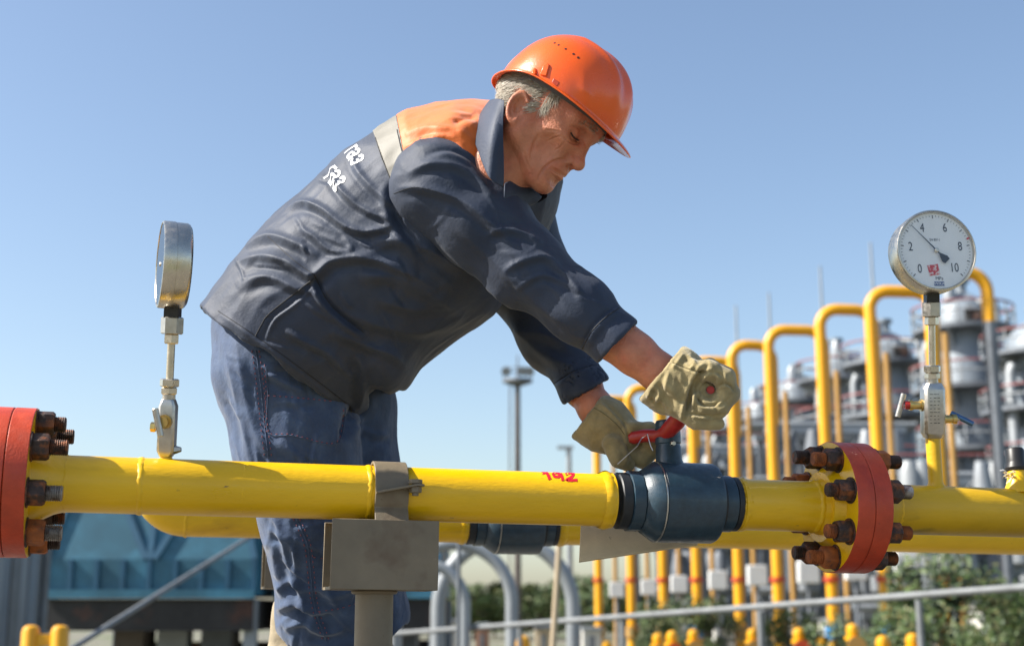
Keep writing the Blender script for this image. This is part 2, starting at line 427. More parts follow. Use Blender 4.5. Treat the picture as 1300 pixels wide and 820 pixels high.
# ================================================================== rear gas pipe
RA = at(650, 666, 3.5)
VPd = (FWD + RGT * ((8000 - 650) / FPX) + UPV * ((410 - 850) / FPX)).normalized()
RU = VPd; RN = Vector((RU.y, -RU.x, 0)).normalized(); RW = RN.cross(RU); RW = RW if RW.z > 0 else -RW
def rt(px): return line_t(RA, RU, px)
rp = empty("gas_pipe", RA - Vector((0, 0, .05)), "rear yellow gas pipe running behind the worker's legs, elbow at its left end", "pipe")
rv0, rv1 = rt(593), rt(705)
te = rt(236)
MB().lathe(RA, RU, [(te, PR), (rv0 - .03, PR), (rv0 - .012, PR + .004), (rv0, PR)], 64).build("pipe_section", YEL, rp)
MB().lathe(RA, RU, [(rv1, PR), (rv1 + .012, PR + .004), (rv1 + .03, PR), (rv1 + 3.2, PR)], 64).build("pipe_section", YEL, rp)
weld("weld_bead", RA + RU * (te), RU, PR, rp, YEL, .006, .004, 21)
weld("weld_bead", RA + RU * (rv0 - .014), RU, PR + .002, rp, YEL, .01, .005, 22)
weld("weld_bead", RA + RU * (rv1 + .014), RU, PR + .002, rp, YEL, .01, .005, 23)
pts = []; er = .085; c = RA + RU * te + RW * er
for k in range(15):
    a = pi / 2 * k / 14; pts.append(c - RU * er * sin(a) - RW * er * cos(a))
MB().tube(pts, PR, 48, caps=False).build("elbow", YEL, rp)
MB().lathe(pts[-1], RW, [(0, PR), (.004, PR - .001), (.011, PR * .8), (.016, PR * .45), (.018, .005)], 40).build("end_cap", YEL, rp)
valve2, _ = make_valve(RA, RU, RN, RW, (rv0 + rv1) / 2, "ball_valve", "small-looking dark blue ball valve on the rear pipe, right of the bracket")

# ================================================================== pipe supports
def support(A, u, n, w, tc, label, post_t, hw=.092):
    O = A + u * tc
    s = empty("pipe_support", Vector((O.x, O.y, PLATZ)), label, "pipe support")
    top = -PR - .002; H = .118; th = .005; D = .060
    # open channel along the pipe: front and back plates and a bottom
    MB().box(O + w * (top - H / 2) + n * D, u, w, n, hw, H / 2, th / 2).build("front_plate", TAUPE, s, bevel=.001)
    MB().box(O + w * (top - H / 2) - n * D, u, w, n, hw, H / 2, th / 2).build("back_plate", TAUPE, s, bevel=.001)
    MB().box(O + w * (top - H + th / 2), u, n, w, hw - .001, D - th / 2 - .0005, th / 2).build("bottom_plate", TAUPE, s)
    MB().box(O + w * (top - th / 2 - .001), u, n, w, hw * .5, D - th / 2 - .0005, th / 2).build("saddle_plate", TAUPE, s)
    pb = O + u * post_t + w * (top - H)
    MB().lathe(Vector((pb.x, pb.y, PLATZ)), (0, 0, 1), [(0, .033), (pb.z - PLATZ - .006, .033), (pb.z - PLATZ - .001, .040)], 36).build("post", TAUPE, s)
    MB().lathe(Vector((pb.x, pb.y, pb.z - .007)), (0, 0, 1), [(0, .0335), (.001, .0385), (.004, .0405), (.0065, .0395)], 40).build("weld_bead", TAUPE, s)
    MB().bx(pb.x - .08, pb.x + .08, pb.y - .08, pb.y + .08, PLATZ, PLATZ + .008).build("base_plate", TAUPE, s, bevel=.001)
    return s, O, top, D
tcs = line_t(FA - FW * .11 + FN * .06, FU, 489)
sup, SO, stop, SDp = support(FA, FU, FN, FW, tcs, "taupe steel post and channel bracket clamped to the front pipe", -.008)
# strap over the pipe
tst = line_t(FA, FU, 492) - tcs; sw = .029; m = MB(); vs = []; fs = []
r0, r1 = PR + .003, PR + .0085
prof = [(radians(a)) for a in range(-62, 243, 8)]
SC = SO + FU * tst
sec = []
def strap_pt(a, r): return (cos(a) * r, sin(a) * r)
path = [(SDp - .004, stop - .004), (SDp - .002, -.035)] + [strap_pt(a, 1) for a in prof]
outer = []
inner = []
for a in prof:
    x, y = cos(a), sin(a); inner.append((x * r0, y * r0)); outer.append((x * r1, y * r1))
inner = [(PR + .008, stop - .001)] + [p for p in inner if True][4:-4] + [(-PR - .008, stop - .001)]
outer = [(PR + .0135, stop - .001)] + [p for p in outer][4:-4] + [(-PR - .0135, stop - .001)]
K = len(inner)
for sgn in (-1, 1):
    for (x, y) in inner + outer: vs.append(SC + FU * sw * sgn + FN * x + FW * y)
for i in range(K - 1):
    a, b = i, i + 1; c2 = 2 * K
    fs += [(a, b, b + c2, a + c2), (K + a, K + a + c2, K + b + c2, K + b), (a, K + a, K + b, b), (a + c2, b + c2, K + b + c2, K + a + c2)]
m.add(vs, fs); stp = m.build("strap", TAUPE, sup, bevel=.001)
# ear with bolt
ec = SC + FU * .012 + FN * (PR + .020) + FW * .002
m = MB(); e = []
for k in range(11):
    a = -pi / 2 + pi * k / 10; e.append(ec + FU * (.026 + .016 * cos(a)) + FN * (.014 * sin(a)) + FW * .006)
e += [ec - FU * .040 + FN * .003 - FW * .008, ec - FU * .040 - FN * .014 - FW * .008]
m.prism(e, FW * .004); m.build("ear", TAUPE, stp, bevel=.0008)
bc = ec + FU * .026 + FW * .010
MB().lathe(bc, FW, [(0, .010), (.0008, .012), (.007, .012), (.008, .010)], 6, 0, False).build("bolt_head", TAUPE, stp, bevel=.0006)
MB().lathe(bc - FW * .020, FW, [(0, .006), (.005, .006), (.0052, .011), (.015, .011)], 6, 0, False).build("nut", TAUPE, stp, bevel=.0006)
tcs2 = line_t(RA - RW * .1 + RN * .06, RU, 337) + .092
sup2, SO2, _, _ = support(RA, RU, RN, RW, tcs2, "taupe channel bracket behind the worker's knee under the rear pipe", .02)
MB().lathe(SO2, RU, [(-.025, PR + .001), (-.024, PR + .006), (.024, PR + .006), (.025, PR + .001)], 48).build("strap", TAUPE, sup2)

# ================================================================== pressure gauges
def font_mesh(txt, size, depth=0.0, align='CENTER', bold=0.0):
    cu = bpy.data.curves.new("txt", 'FONT'); cu.body = txt; cu.size = size; cu.align_x = align; cu.align_y = 'CENTER'; cu.extrude = depth
    cu.resolution_u = 3; cu.offset = bold
    o = bpy.data.objects.new("txt", cu); COL.objects.link(o)
    dg = bpy.context.evaluated_depsgraph_get(); dg.update()
    me = bpy.data.meshes.new_from_object(o.evaluated_get(dg)); bpy.data.objects.remove(o)
    V = [v.co.copy() for v in me.vertices]; F = [tuple(p.vertices) for p in me.polygons]; bpy.data.meshes.remove(me)
    return V, F
DIAL = mat("dial_face", (.78, .79, .78), .5, var=.03, vscale=40)
INK = mat("dial_ink", (.012, .015, .022), .6)
INKB = mat("dial_blue_ink", (.05, .09, .24), .6)
INKR = mat("dial_red_ink", (.55, .03, .03), .6, col2=(.72, .55, .52), mix=(.5, .56), mscale=160)
m_glass = bpy.data.materials.new("gauge_glass"); m_glass.use_nodes = True
_n = m_glass.node_tree.nodes; _l = m_glass.node_tree.links
_t = _n.new("ShaderNodeBsdfTransparent"); _g = _n.new("ShaderNodeBsdfGlossy"); _g.inputs["Roughness"].default_value = .03
_f = _n.new("ShaderNodeFresnel"); _f.inputs[0].default_value = 1.45; _x = _n.new("ShaderNodeMixShader")
_l.new(_f.outputs[0], _x.inputs[0]); _l.new(_t.outputs[0], _x.inputs[1]); _l.new(_g.outputs[0], _x.inputs[2]); _l.new(_x.outputs[0], _n["Material Output"].inputs[0])

def gauge_head(parent, C, nrm, up, R, D):
    """C = centre of the dial plane; nrm = out of the dial"""
    nrm = nrm.normalized(); up = (up - nrm * up.dot(nrm)).normalized(); rt_ = up.cross(nrm)
    case = MB().lathe(C, nrm, [(-D, R * .90), (-D + .002, R * .955), (-D + .006, R * .985), (-D * .36, R * .988), (-D * .355, R * .982), (-D * .345, R * .982), (-D * .34, R * 1.0), (.004, R * 1.0), (.007, R * .985), (.0075, R * .955), (.005, R * .93), (.0, R * .925)], 96, caps=False).build("case", STEEL, parent)
    MB().lathe(C, nrm, [(-D - .0005, R * .02), (-D - .0004, R * .905)], 64, caps=False).build("back_cover", STEEL, parent)
    dial = MB().lathe(C, nrm, [(0, .0005), (.0003, R * .93)], 96, caps=True).build("dial", DIAL, parent)
    def P(x, y, h=.0012): return C + rt_ * x + up * y + nrm * h
    tk = MB()
    for i in range(51):
        v = i / 5; a = radians(225 - 27 * v); mj = i % 5 == 0
        r1 = R * .875; r0 = R * (.80 if mj else .835); wdt = R * (.020 if mj else .009)
        d = (cos(a), sin(a)); q = (-d[1], d[0])
        tk.add([P(d[0] * r0 + q[0] * wdt / 2, d[1] * r0 + q[1] * wdt / 2), P(d[0] * r0 - q[0] * wdt / 2, d[1] * r0 - q[1] * wdt / 2), P(d[0] * r1 - q[0] * wdt / 2, d[1] * r1 - q[1] * wdt / 2), P(d[0] * r1 + q[0] * wdt / 2, d[1] * r1 + q[1] * wdt / 2)], [(0, 1, 2, 3)], 0, False)
    tk.build("scale_marks", INK, dial, fix=False)
    def text(t, x, y, s, mt, nm, sx=.8):
        V, F = font_mesh(t, s); MB().add([P(x + v.x * sx, y + v.y) for v in V], F, 0, False).build(nm, mt, dial, fix=False)
    for k, t in enumerate(("0", "2", "4", "6", "8", "10")):
        a = radians(225 - 54 * k); rr_ = R * (.63 if t != "10" else .60)
        text(t, cos(a) * rr_, sin(a) * rr_, R * .31, INK, "numeral", .74)
    text("EN 837-1", -.0, R * .27, R * .085, INK, "standard_text")
    text("MPa", .02 * R, -R * .68, R * .115, INK, "unit_text", 1.0)
    MB().add([P(-R * .12, -R * .86), P(R * .13, -R * .86), P(R * .13, -R * .755), P(-R * .12, -R * .755)], [(0, 1, 2, 3)], 0, False).build("maker_box", INKB, dial, fix=False)
    V, F = font_mesh("WIKA", R * .10); MB().add([P(R * .005 + v.x, -R * .807 + v.y, .0016) for v in V], F, 0, False).build("maker_text", DIAL, dial, fix=False)
    a0 = radians(8); sq = []
    for (x, y) in ((-1, -1), (1, -1), (1, 1), (-1, 1)):
        x, y = x * R * .135, y * R * .13; sq.append(P(-R * .10 + x * cos(a0) - y * sin(a0), -R * .47 + x * sin(a0) + y * cos(a0)))
    MB().add(sq, [(0, 1, 2, 3)], 0, False).build("stamp", INKR, dial, fix=False)
    a = radians(225 - 27 * 7.6); d = (cos(a), sin(a)); q = (-d[1], d[0]); r0, r1, wd = R * .86, R * .925, R * .022
    MB().add([P(d[0] * r0 + q[0] * wd, d[1] * r0 + q[1] * wd), P(d[0] * r0 - q[0] * wd, d[1] * r0 - q[1] * wd), P(d[0] * r1 - q[0] * wd, d[1] * r1 - q[1] * wd), P(d[0] * r1 + q[0] * wd, d[1] * r1 + q[1] * wd)], [(0, 1, 2, 3)], 0, False).build("red_mark", REDI, dial, fix=False)
    a = radians(225 - 27 * 3.42); d = (cos(a), sin(a)); q = (-d[1], d[0]); nb = MB(); h = .0045
    pts = [(.86, .004), (.0, .016), (-.10, .016), (-.28, .10), (-.36, .085), (-.36, -.085), (-.28, -.10), (-.10, -.016), (.0, -.016), (.86, -.004)]
    nb.prism([P(R * (d[0] * x + q[0] * y), R * (d[1] * x + q[1] * y), h) for x, y in pts], nrm * .0008)
    nd = nb.build("needle", INK, parent)
    MB().lathe(P(0, 0, .002), nrm, [(0, R * .05), (.005, R * .05), (.006, R * .035)], 20).build("needle_hub", STEEL, nd)
    MB().lathe(C + nrm * .0062, nrm, [(0, .0004), (.0002, R * .945)], 64, caps=True).build("glass", m_glass, parent)
    return case

def hexp(o, ax, t0, t1, r, ph=0):
    return MB().lathe(o, ax, [(t0, r * .86), (t0 + .0018, r), (t1 - .0018, r), (t1, r * .86)], 6, 0, False, ref=FN, ph=ph)

def gauge(name, label, base, top_c, nrm, R, D, blk_len, blk_w, right):
    """base = foot of the valve block, top_c = dial centre"""
    ax = (top_c - base).normalized()
    g = empty(name, base, label, "gauge")
    Lt = (top_c - base).length
    off = nrm.normalized() * (D * .45)
    gauge_head(g, top_c + off - nrm.normalized() * .0, nrm, ax, R, D)
    tb = blk_len
    bx_ = nrm if right else nrm
    e1 = Vector((1, 0, 0)); e1 = (e1 - ax * e1.dot(ax)).normalized(); e2 = ax.cross(e1)
    w = blk_w; ch = w * .28
    if not right: w2 = w * .9
    # the block: a square bar with chamfered ends
    vs = []; fs = []
    for (t, s) in ((0, .72), (.010, 1), (tb - .012, 1), (tb, .72)):
        for (i, j) in ((-1, -.72), (-.72, -1), (.72, -1), (1, -.72), (1, .72), (.72, 1), (-.72, 1), (-1, .72)):
            vs.append(base + ax * t + e1 * i * w * s + e2 * j * w * s)
    for k in range(3):
        for i in range(8): fs.append((k * 8 + i, k * 8 + (i + 1) % 8, k * 8 + 8 + (i + 1) % 8, k * 8 + 8 + i))
    fs += [tuple(range(7, -1, -1)), tuple(range(24, 32))]
    bl = MB().add(vs, fs, 0, False).build("valve_block", SATIN, g, bevel=.0008)
    ENG = INK
    m = MB(); rr = random.Random(2)
    for k in range(9):                                   # engraved lines of small print, too small to read
        for j in range(3):
            a, b = -.55 + j * .36, -.55 + j * .36 + rr.uniform(.12, .30); z = tb * (.80 - k * .065)
            c0 = base + ax * z - e2 * (w + .0004)
            m.add([c0 + e1 * w * a, c0 + e1 * w * b, c0 + e1 * w * b + ax * .0011, c0 + e1 * w * a + ax * .0011], [(0, 1, 2, 3)], 0, False)
    if right: m.build("engraving", ENG, bl, fix=False)
    t = tb
    MB().lathe(base + ax * t, ax, [(-.001, .011), (.008, .011)], 24).build("neck", SATIN, g); t += .008
    hexp(base, ax, t, t + .012, .0150).build("compression_nut", STEEL, g); t += .0125
    hexp(base, ax, t, t + .014, .0165, .3).build("compression_nut", STEEL, g); t += .014
    te = Lt - R * .965
    MB().cyl(base + ax * (t - .002), base + ax * (te - .060), .0066, n=20).build("tube", STEEL, g)
    hexp(base, ax, te - .062, te - .045, .0135).build("compression_nut", STEEL, g)
    hexp(base, ax, te - .0455, te - .016, .0190, .4).build("adapter_nut", SATIN, g)
    MB().box(base + ax * (te - .006), e1, e2, ax, .0125, .0125, .012).build("square_connector", BLACK, g, bevel=.0008)
    if right:
        z = base + ax * tb * .60
        k1 = MB().lathe(z - e1 * w * .98, -e1, [(0, .012), (.004, .012), (.004, .0085), (.020, .0085), (.020, .0105), (.026, .0105)], 20).build("bonnet", BRASS, g)
        MB().lathe(z - e1 * (w + .024), -e1, [(0, .0085), (.010, .0085)], 18).build("red_ring", REDP, k1)
        MB().cyl(z - e1 * (w + .040), z - e1 * (w + .030), .004, n=10).build("spindle", SATIN, k1)
        q = (ax + e1 * .28).normalized(); c = z - e1 * (w + .042)
        MB().cyl(c - q * .024, c + q * .024, .0055, n=16, bev=.001).build("tee_handle", SATIN, k1)
        z = base + ax * tb * .34
        k2 = MB().lathe(z + e1 * w * .98, e1, [(0, .011), (.004, .011), (.004, .008), (.018, .008), (.018, .010), (.026, .010)], 20).build("bonnet", BRASS, g)
        c = z + e1 * (w + .034)
        MB().cyl(z + e1 * (w + .022), c, .004, n=10).build("spindle", SATIN, k2)
        q = (e1 * .8 - ax * .35 - e2 * .3).normalized()
        MB().cyl(c - q * .020 + ax * .004, c + q * .026, .0055, n=16, bev=.001).build("tee_handle", mat("blue_steel", (.10, .18, .30), .3, .9), k2)
    else:
        z = base + ax * tb * .62
        k1 = MB().lathe(z - e2 * w * .98, -e2, [(0, .012), (.010, .012), (.010, .009), (.022, .009)], 20).build("bonnet", BRASS, g)
        q = (ax - e1 * .25).normalized(); c = z - e2 * (w + .028) - e1 * .006
        MB().cyl(c - q * .024, c + q * .024, .0055, n=16, bev=.001).build("tee_handle", SATIN, k1)
        z = base + ax * tb * .5
        MB().lathe(z - e1 * w * .98, -e1, [(0, .006), (.006, .006), (.006, .0085), (.014, .0085)], 6, 0, False).build("bleed_plug", BRASS, g)
        z = base + ax * tb * .12
        MB().lathe(z + e1 * w * .9, (e1 + ax * .1), [(0, .008), (.012, .004)], 6, 0, False).build("bleed_plug", SATIN, g)
    return g
gb = sp_top - Vector((0, 0, .001))
gauge("pressure_gauge", "steel pressure gauge with its white dial facing us, right of the flange", gb, at(1182, 322, (gb - CAM).dot(FWD)), Vector((.13, -1, .0)), .0815, .046, .108, .0205, True)
lb = fp(209) + Vector((0, 0, PR - .001)) 
MB().lathe(lb - UPW * .006, UPW, [(0, .012), (.008, .0105), (.012, .010)], 24).build("gauge_boss", YEL, pipe)
lb = lb + UPW * .005
gauge("pressure_gauge", "steel pressure gauge turned edge-on, standing left of the worker", lb, at(222, 337, (lb - CAM).dot(FWD)), Vector((-1, -.36, .0)), .0745, .040, .098, .0145, False)
# ================================================================== implicit-surface tools for cloth and skin
def smin(a, b, k):
    h = np.maximum(k - np.abs(a - b), 0) / k
    return np.minimum(a, b) - h * h * k * .25
def smax(a, b, k): return -smin(-a, -b, k)
def rcone(P, a, b, ra, rb):
    a = np.asarray(a, np.float32); b = np.asarray(b, np.float32); ab = b - a
    t = np.clip(((P - a) @ ab) / max(float(ab @ ab), 1e-9), 0, 1)
    return np.sqrt((((P - a) - t[:, None] * ab) ** 2).sum(1)) - (ra + (rb - ra) * t)
def chain(P, pts, k=.01):
    d = None
    for (a, ra), (b, rb) in zip(pts[:-1], pts[1:]):
        q = rcone(P, a, b, ra, rb); d = q if d is None else smin(d, q, k)
    return d
def ell(P, c, r, axes=None):
    q = P - np.asarray(c, np.float32)
    if axes is not None: q = np.stack([q @ np.asarray(x, np.float32) for x in axes], 1)
    r = np.asarray(r, np.float32)
    k0 = np.sqrt(((q / r) ** 2).sum(1)); k1 = np.sqrt(((q / (r * r)) ** 2).sum(1)) + 1e-9
    return k0 * (k0 - 1) / k1
def loft(P, secs, e2, k=.03, pw=2.0):
    """secs: (centre, half a, half b); e2 = direction of b"""
    d = None; e2 = np.asarray(e2, np.float32)
    for (c0, a0, b0), (c1, a1, b1) in zip(secs[:-1], secs[1:]):
        c0 = np.asarray(c0, np.float32); c1 = np.asarray(c1, np.float32); ab = c1 - c0; L = np.linalg.norm(ab); u = ab / L
        e1 = np.cross(u, e2); e1 /= np.linalg.norm(e1); ee2 = np.cross(e1, u); 
        if ee2 @ e2 < 0: ee2 = -ee2
        q = P - c0; tt = (q @ u) / L; t = np.clip(tt, 0, 1); ax = (tt - t) * L
        a = a0 + (a1 - a0) * t; b = b0 + (b1 - b0) * t
        v = q @ e1; w = q @ ee2; mn = np.minimum(a, b)
        kk = (np.abs(v / a) ** pw + np.abs(w / b) ** pw) ** (1 / pw)
        kk = np.sqrt(kk * kk + (ax / mn) ** 2)
        x = (kk - 1) * mn; d = x if d is None else smin(d, x, k)
    return d

def vnoise(P, sc, seed=0):
    """smooth value noise in -1..1"""
    rng = np.random.default_rng(seed); T = rng.uniform(-1, 1, 4096).astype(np.float32)
    Q = P * sc; I = np.floor(Q).astype(np.int64); f = (Q - I); f = f * f * (3 - 2 * f); out = 0
    for dx in (0, 1):
        for dy in (0, 1):
            for dz in (0, 1):
                h = ((I[:, 0] + dx) * 73856093 ^ (I[:, 1] + dy) * 19349663 ^ (I[:, 2] + dz) * 83492791) & 4095
                w = (f[:, 0] if dx else 1 - f[:, 0]) * (f[:, 1] if dy else 1 - f[:, 1]) * (f[:, 2] if dz else 1 - f[:, 2])
                out = out + w * T[h]
    return out

def sdf_mesh(fn, lo, hi, vox, B=8, slack=1.6):
    lo = np.array(lo, np.float64); hi = np.array(hi, np.float64)
    nb = np.ceil((hi - lo) / (vox * B)).astype(int); n = nb * B
    ci = np.stack(np.meshgrid(*[np.arange(k) for k in nb], indexing='ij'), -1).reshape(-1, 3)
    cc = lo + (ci + .5) * B * vox
    d = fn(cc.astype(np.float32))
    D = np.repeat(np.repeat(np.repeat(np.where(d < 0, -1., 1.).astype(np.float32).reshape(nb), B, 0), B, 1), B, 2)
    act = ci[np.abs(d) < B * vox * .87 * slack + .012]
    off = np.stack(np.meshgrid(*[np.arange(B)] * 3, indexing='ij'), -1).reshape(-1, 3)
    for s in range(0, len(act), 400):
        g = (act[s:s + 400, None, :] * B + off[None]).reshape(-1, 3)
        D[g[:, 0], g[:, 1], g[:, 2]] = fn((lo + g * vox).astype(np.float32))
    # surface nets
    ins = D < 0
    cnt = np.zeros(tuple(n - 1), np.int8)
    for a in (0, 1):
        for b in (0, 1):
            for c in (0, 1): cnt += ins[a:n[0] - 1 + a, b:n[1] - 1 + b, c:n[2] - 1 + c]
    cells = np.argwhere((cnt > 0) & (cnt < 8))
    idx = np.full(tuple(n - 1), -1, np.int32); idx[cells[:, 0], cells[:, 1], cells[:, 2]] = np.arange(len(cells))
    acc = np.zeros((len(cells), 3)); num = np.zeros(len(cells))
    cor = [(a, b, c) for a in (0, 1) for b in (0, 1) for c in (0, 1)]
    val = {c: D[cells[:, 0] + c[0], cells[:, 1] + c[1], cells[:, 2] + c[2]] for c in cor}
    for c in cor:
        for ax in range(3):
            if c[ax] == 0:
                c2 = list(c); c2[ax] = 1; c2 = tuple(c2); v0, v1 = val[c], val[c2]
                m = (v0 < 0) != (v1 < 0); t = np.where(m, v0 / np.where(m, v0 - v1, 1), 0)
                p = np.tile(np.array(c, float), (len(cells), 1)); p[:, ax] += t
                acc += p * m[:, None]; num += m
    V = lo + (cells + acc / num[:, None]) * vox
    F = []
    for ax in range(3):
        o1, o2 = [(1, 2), (2, 0), (0, 1)][ax]
        sl0 = [slice(1, n[i] - 1) for i in range(3)]; sl0[ax] = slice(0, n[ax] - 1)
        sl1 = list(sl0); sl1[ax] = slice(1, n[ax])
        e = np.argwhere(ins[tuple(sl0)] != ins[tuple(sl1)])
        st = np.array([s.start for s in sl0]); e = e + st
        sg = ins[e[:, 0], e[:, 1], e[:, 2]]
        q = []
        for (i, j) in ((1, 1), (0, 1), (0, 0), (1, 0)):
            g = e.copy(); g[:, o1] -= i; g[:, o2] -= j; q.append(idx[g[:, 0], g[:, 1], g[:, 2]])
        q = np.stack(q, 1); q[~sg] = q[~sg][:, ::-1]; F.append(q)
    F = np.concatenate(F); F = F[(F >= 0).all(1)]
    return V, F
def vnormals(V, F):
    a = V[F[:, 0]]; n = np.cross(V[F[:, 2]] - a, V[F[:, 3]] - V[F[:, 1]])
    N = np.zeros_like(V)
    for k in range(4): np.add.at(N, F[:, k], n)
    return N / (np.linalg.norm(N, axis=1)[:, None] + 1e-12)
def relax(V, F, it=1, w=.5):
    for _ in range(it):
        S = np.zeros_like(V); c = np.zeros(len(V))
        for k in range(4):
            i, j = F[:, k], F[:, (k + 1) % 4]
            np.add.at(S, i, V[j]); np.add.at(S, j, V[i]); np.add.at(c, i, 1); np.add.at(c, j, 1)
        V = V * (1 - w) + w * S / np.maximum(c, 1)[:, None]
    return V
def np_mesh(name, V, F, mats, parent, smooth=True):
    me = bpy.data.meshes.new(name); me.vertices.add(len(V)); me.vertices.foreach_set("co", V.astype(np.float32).ravel())
    k = F.shape[1]; me.loops.add(F.size); me.loops.foreach_set("vertex_index", F.astype(np.int32).ravel())
    me.polygons.add(len(F)); me.polygons.foreach_set("loop_start", np.arange(0, F.size, k, dtype=np.int32))
    me.polygons.foreach_set("use_smooth", np.full(len(F), smooth)); me.update(calc_edges=True); me.validate()
    return link_mesh(name, me, parent, mats if isinstance(mats, (list, tuple)) else [mats])
def seg_dist(x, y, pts):
    """signed distance to a polyline and the share of the way along it"""
    best = None; L = [sqrt((b[0] - a[0]) ** 2 + (b[1] - a[1]) ** 2) for a, b in zip(pts[:-1], pts[1:])]; tot = sum(L); run = 0
    for (a, b), l in zip(zip(pts[:-1], pts[1:]), L):
        ux, uy = (b[0] - a[0]) / l, (b[1] - a[1]) / l
        qx, qy = x - a[0], y - a[1]; t = np.clip(qx * ux + qy * uy, 0, l)
        dx, dy = qx - t * ux, qy - t * uy; d = np.sqrt(dx * dx + dy * dy); s = np.sign(ux * qy - uy * qx); tt = (run + t) / tot
        if best is None: best, bs, bt = d, s, tt
        else:
            m = d < best; best = np.where(m, d, best); bs = np.where(m, s, bs); bt = np.where(m, tt, bt)
        run += l
    return best, bs, bt
def folds(V, F, lst, scale=1.0, wmul=1.0):
    """lst: (polyline as seen in the photograph, height m, width px, valley share)"""
    N = vnormals(V, F); x, y, z = proj(V)
    vd = V - nC; vd /= np.linalg.norm(vd, axis=1)[:, None]
    face = np.clip(-(N * vd).sum(1) * 2.5 + .35, 0, 1)
    disp = np.zeros(len(V))
    for f in lst:
        pts, h, w = f[:3]; w = w * wmul; val = f[3] if len(f) > 3 else .55
        d, s, t = seg_dist(x, y, pts); tp = np.clip(np.minimum(t, 1 - t) * 5, 0, 1) ** .7 + (.0)
        disp += h * tp * (.62 * np.exp(-(d / w) ** 2) + .38 * np.exp(-d / (.55 * w)) - val * np.exp(-((d * s - 1.7 * w) / (1.1 * w)) ** 2) * np.exp(-np.maximum(0, d - 6 * w) / w))
    return V + N * (disp * face * scale)[:, None]
def bvh_of(V, F): return BVHTree.FromPolygons([Vector(v) for v in V], [tuple(int(i) for i in f) for f in F])
def hit(bvh, px, py, off=.0008):
    r = ray(px, py); h = bvh.ray_cast(CAM, r)
    if h[0] is None: return None
    n = h[1] if h[1].dot(r) < 0 else -h[1]
    return h[0] + n * off
def line_on(bvh, pts, step=3.0, off=.0006):
    out = []
    for a, b in zip(pts[:-1], pts[1:]):
        n = max(1, int(sqrt((a[0] - b[0]) ** 2 + (a[1] - b[1]) ** 2) / step))
        for k in range(n):
            p = hit(bvh, a[0] + (b[0] - a[0]) * k / n, a[1] + (b[1] - a[1]) * k / n, off)
            if p is not None: out.append(p)
    p = hit(bvh, *pts[-1], off)
    if p is not None: out.append(p)
    # drop jumps in depth
    res = [out[0]] if out else []
    for p in out[1:]:
        if (p - res[-1]).length < .03: res.append(p)
    return res
def smooth_poly(pts, n=6):
    """Catmull-Rom through 2-D points"""
    P = [pts[0]] + list(pts) + [pts[-1]]; out = []
    for i in range(1, len(P) - 2):
        for k in range(n):
            t = k / n; a, b, c, d = P[i - 1], P[i], P[i + 1], P[i + 2]
            out.append(tuple(.5 * (2 * b[j] + (c[j] - a[j]) * t + (2 * a[j] - 5 * b[j] + 4 * c[j] - d[j]) * t * t + (3 * b[j] - a[j] - 3 * c[j] + d[j]) * t ** 3) for j in range(len(a))))
    out.append(tuple(pts[-1])); return out
def half(px, d): return px * d / FPX
def box_of(pts, pad):
    A = np.array([tuple(p) for p in pts]); return A.min(0) - pad, A.max(0) + pad
A3 = lambda px, py, d: np.array(at(px, py, d), np.float32)
YAX = np.array((0, 1, 0), np.float32)

# ================================================================== the worker
SKIN = mat("skin", (.53, .205, .115), .42, var=.16, vscale=38, col2=(.48, .14, .08), mix=(.45, .75), mscale=24, bump=.0016, bscale=230, bdet=6, sss=.12, spec=.4)
NAVY = mat("navy_workwear_cloth", (.026, .036, .062), .60, var=.2, vscale=10, bump=.0007, bscale=170, bdet=6, sheen=.08, spec=.28, rvar=.05, col2=(.036, .046, .070), mix=(.45, .7), mscale=7)
NAVY2 = mat("navy_seam", (.012, .014, .020), .7)
ORNG = mat("orange_cloth", (.62, .115, .0005), .6, var=.12, vscale=14, bump=.001, bscale=60, sheen=.3)
GREY = mat("grey_reflective_tape", (.17, .158, .13), .6, var=.06, vscale=40, bump=.0003, bscale=600)
BLUE = mat("blue_trouser_cloth", (.025, .052, .118), .78, var=.22, vscale=26, bump=.0014, bscale=90, bdet=6, sheen=.2, col2=(.042, .078, .155), mix=(.48, .72), mscale=20)
STITCH = mat("reddish_stitching", (.22, .07, .09), .7)
HELM = mat("orange_helmet_plastic", (.82, .105, .004), .26, speck=[(30, .74, (.45, .06, .01))], var=.05, vscale=12, bump=.0002, bscale=200, coat=.35, sss=.05, rvar=.05)
GLOVE = mat("tan_canvas_glove", (.33, .262, .125), .92, var=.22, vscale=30, bump=.0012, bscale=260, bdet=6, sheen=.3, col2=(.235, .185, .085), mix=(.42, .66), mscale=22)
HAIR = mat("grey_hair", (.34, .30, .23), .5, var=.3, vscale=100)
HAIRD = mat("dark_grey_hair", (.16, .125, .09), .5, var=.3, vscale=100)
BOOT = mat("tan_boot_leather", (.29, .24, .16), .85, var=.2, vscale=30, bump=.001, bscale=150)
SOLE = mat("boot_sole", (.03, .028, .025), .8)
WHITE = mat("white_print", (.75, .76, .78), .6)
LASH = mat("dark_lash", (.03, .02, .015), .6)

worker = empty("person", Vector((at(400, 700, 2.8).x, at(400, 700, 2.8).y, PLATZ)), "worker in orange hard hat and navy overalls bending over the pipe to turn the valve", "person")

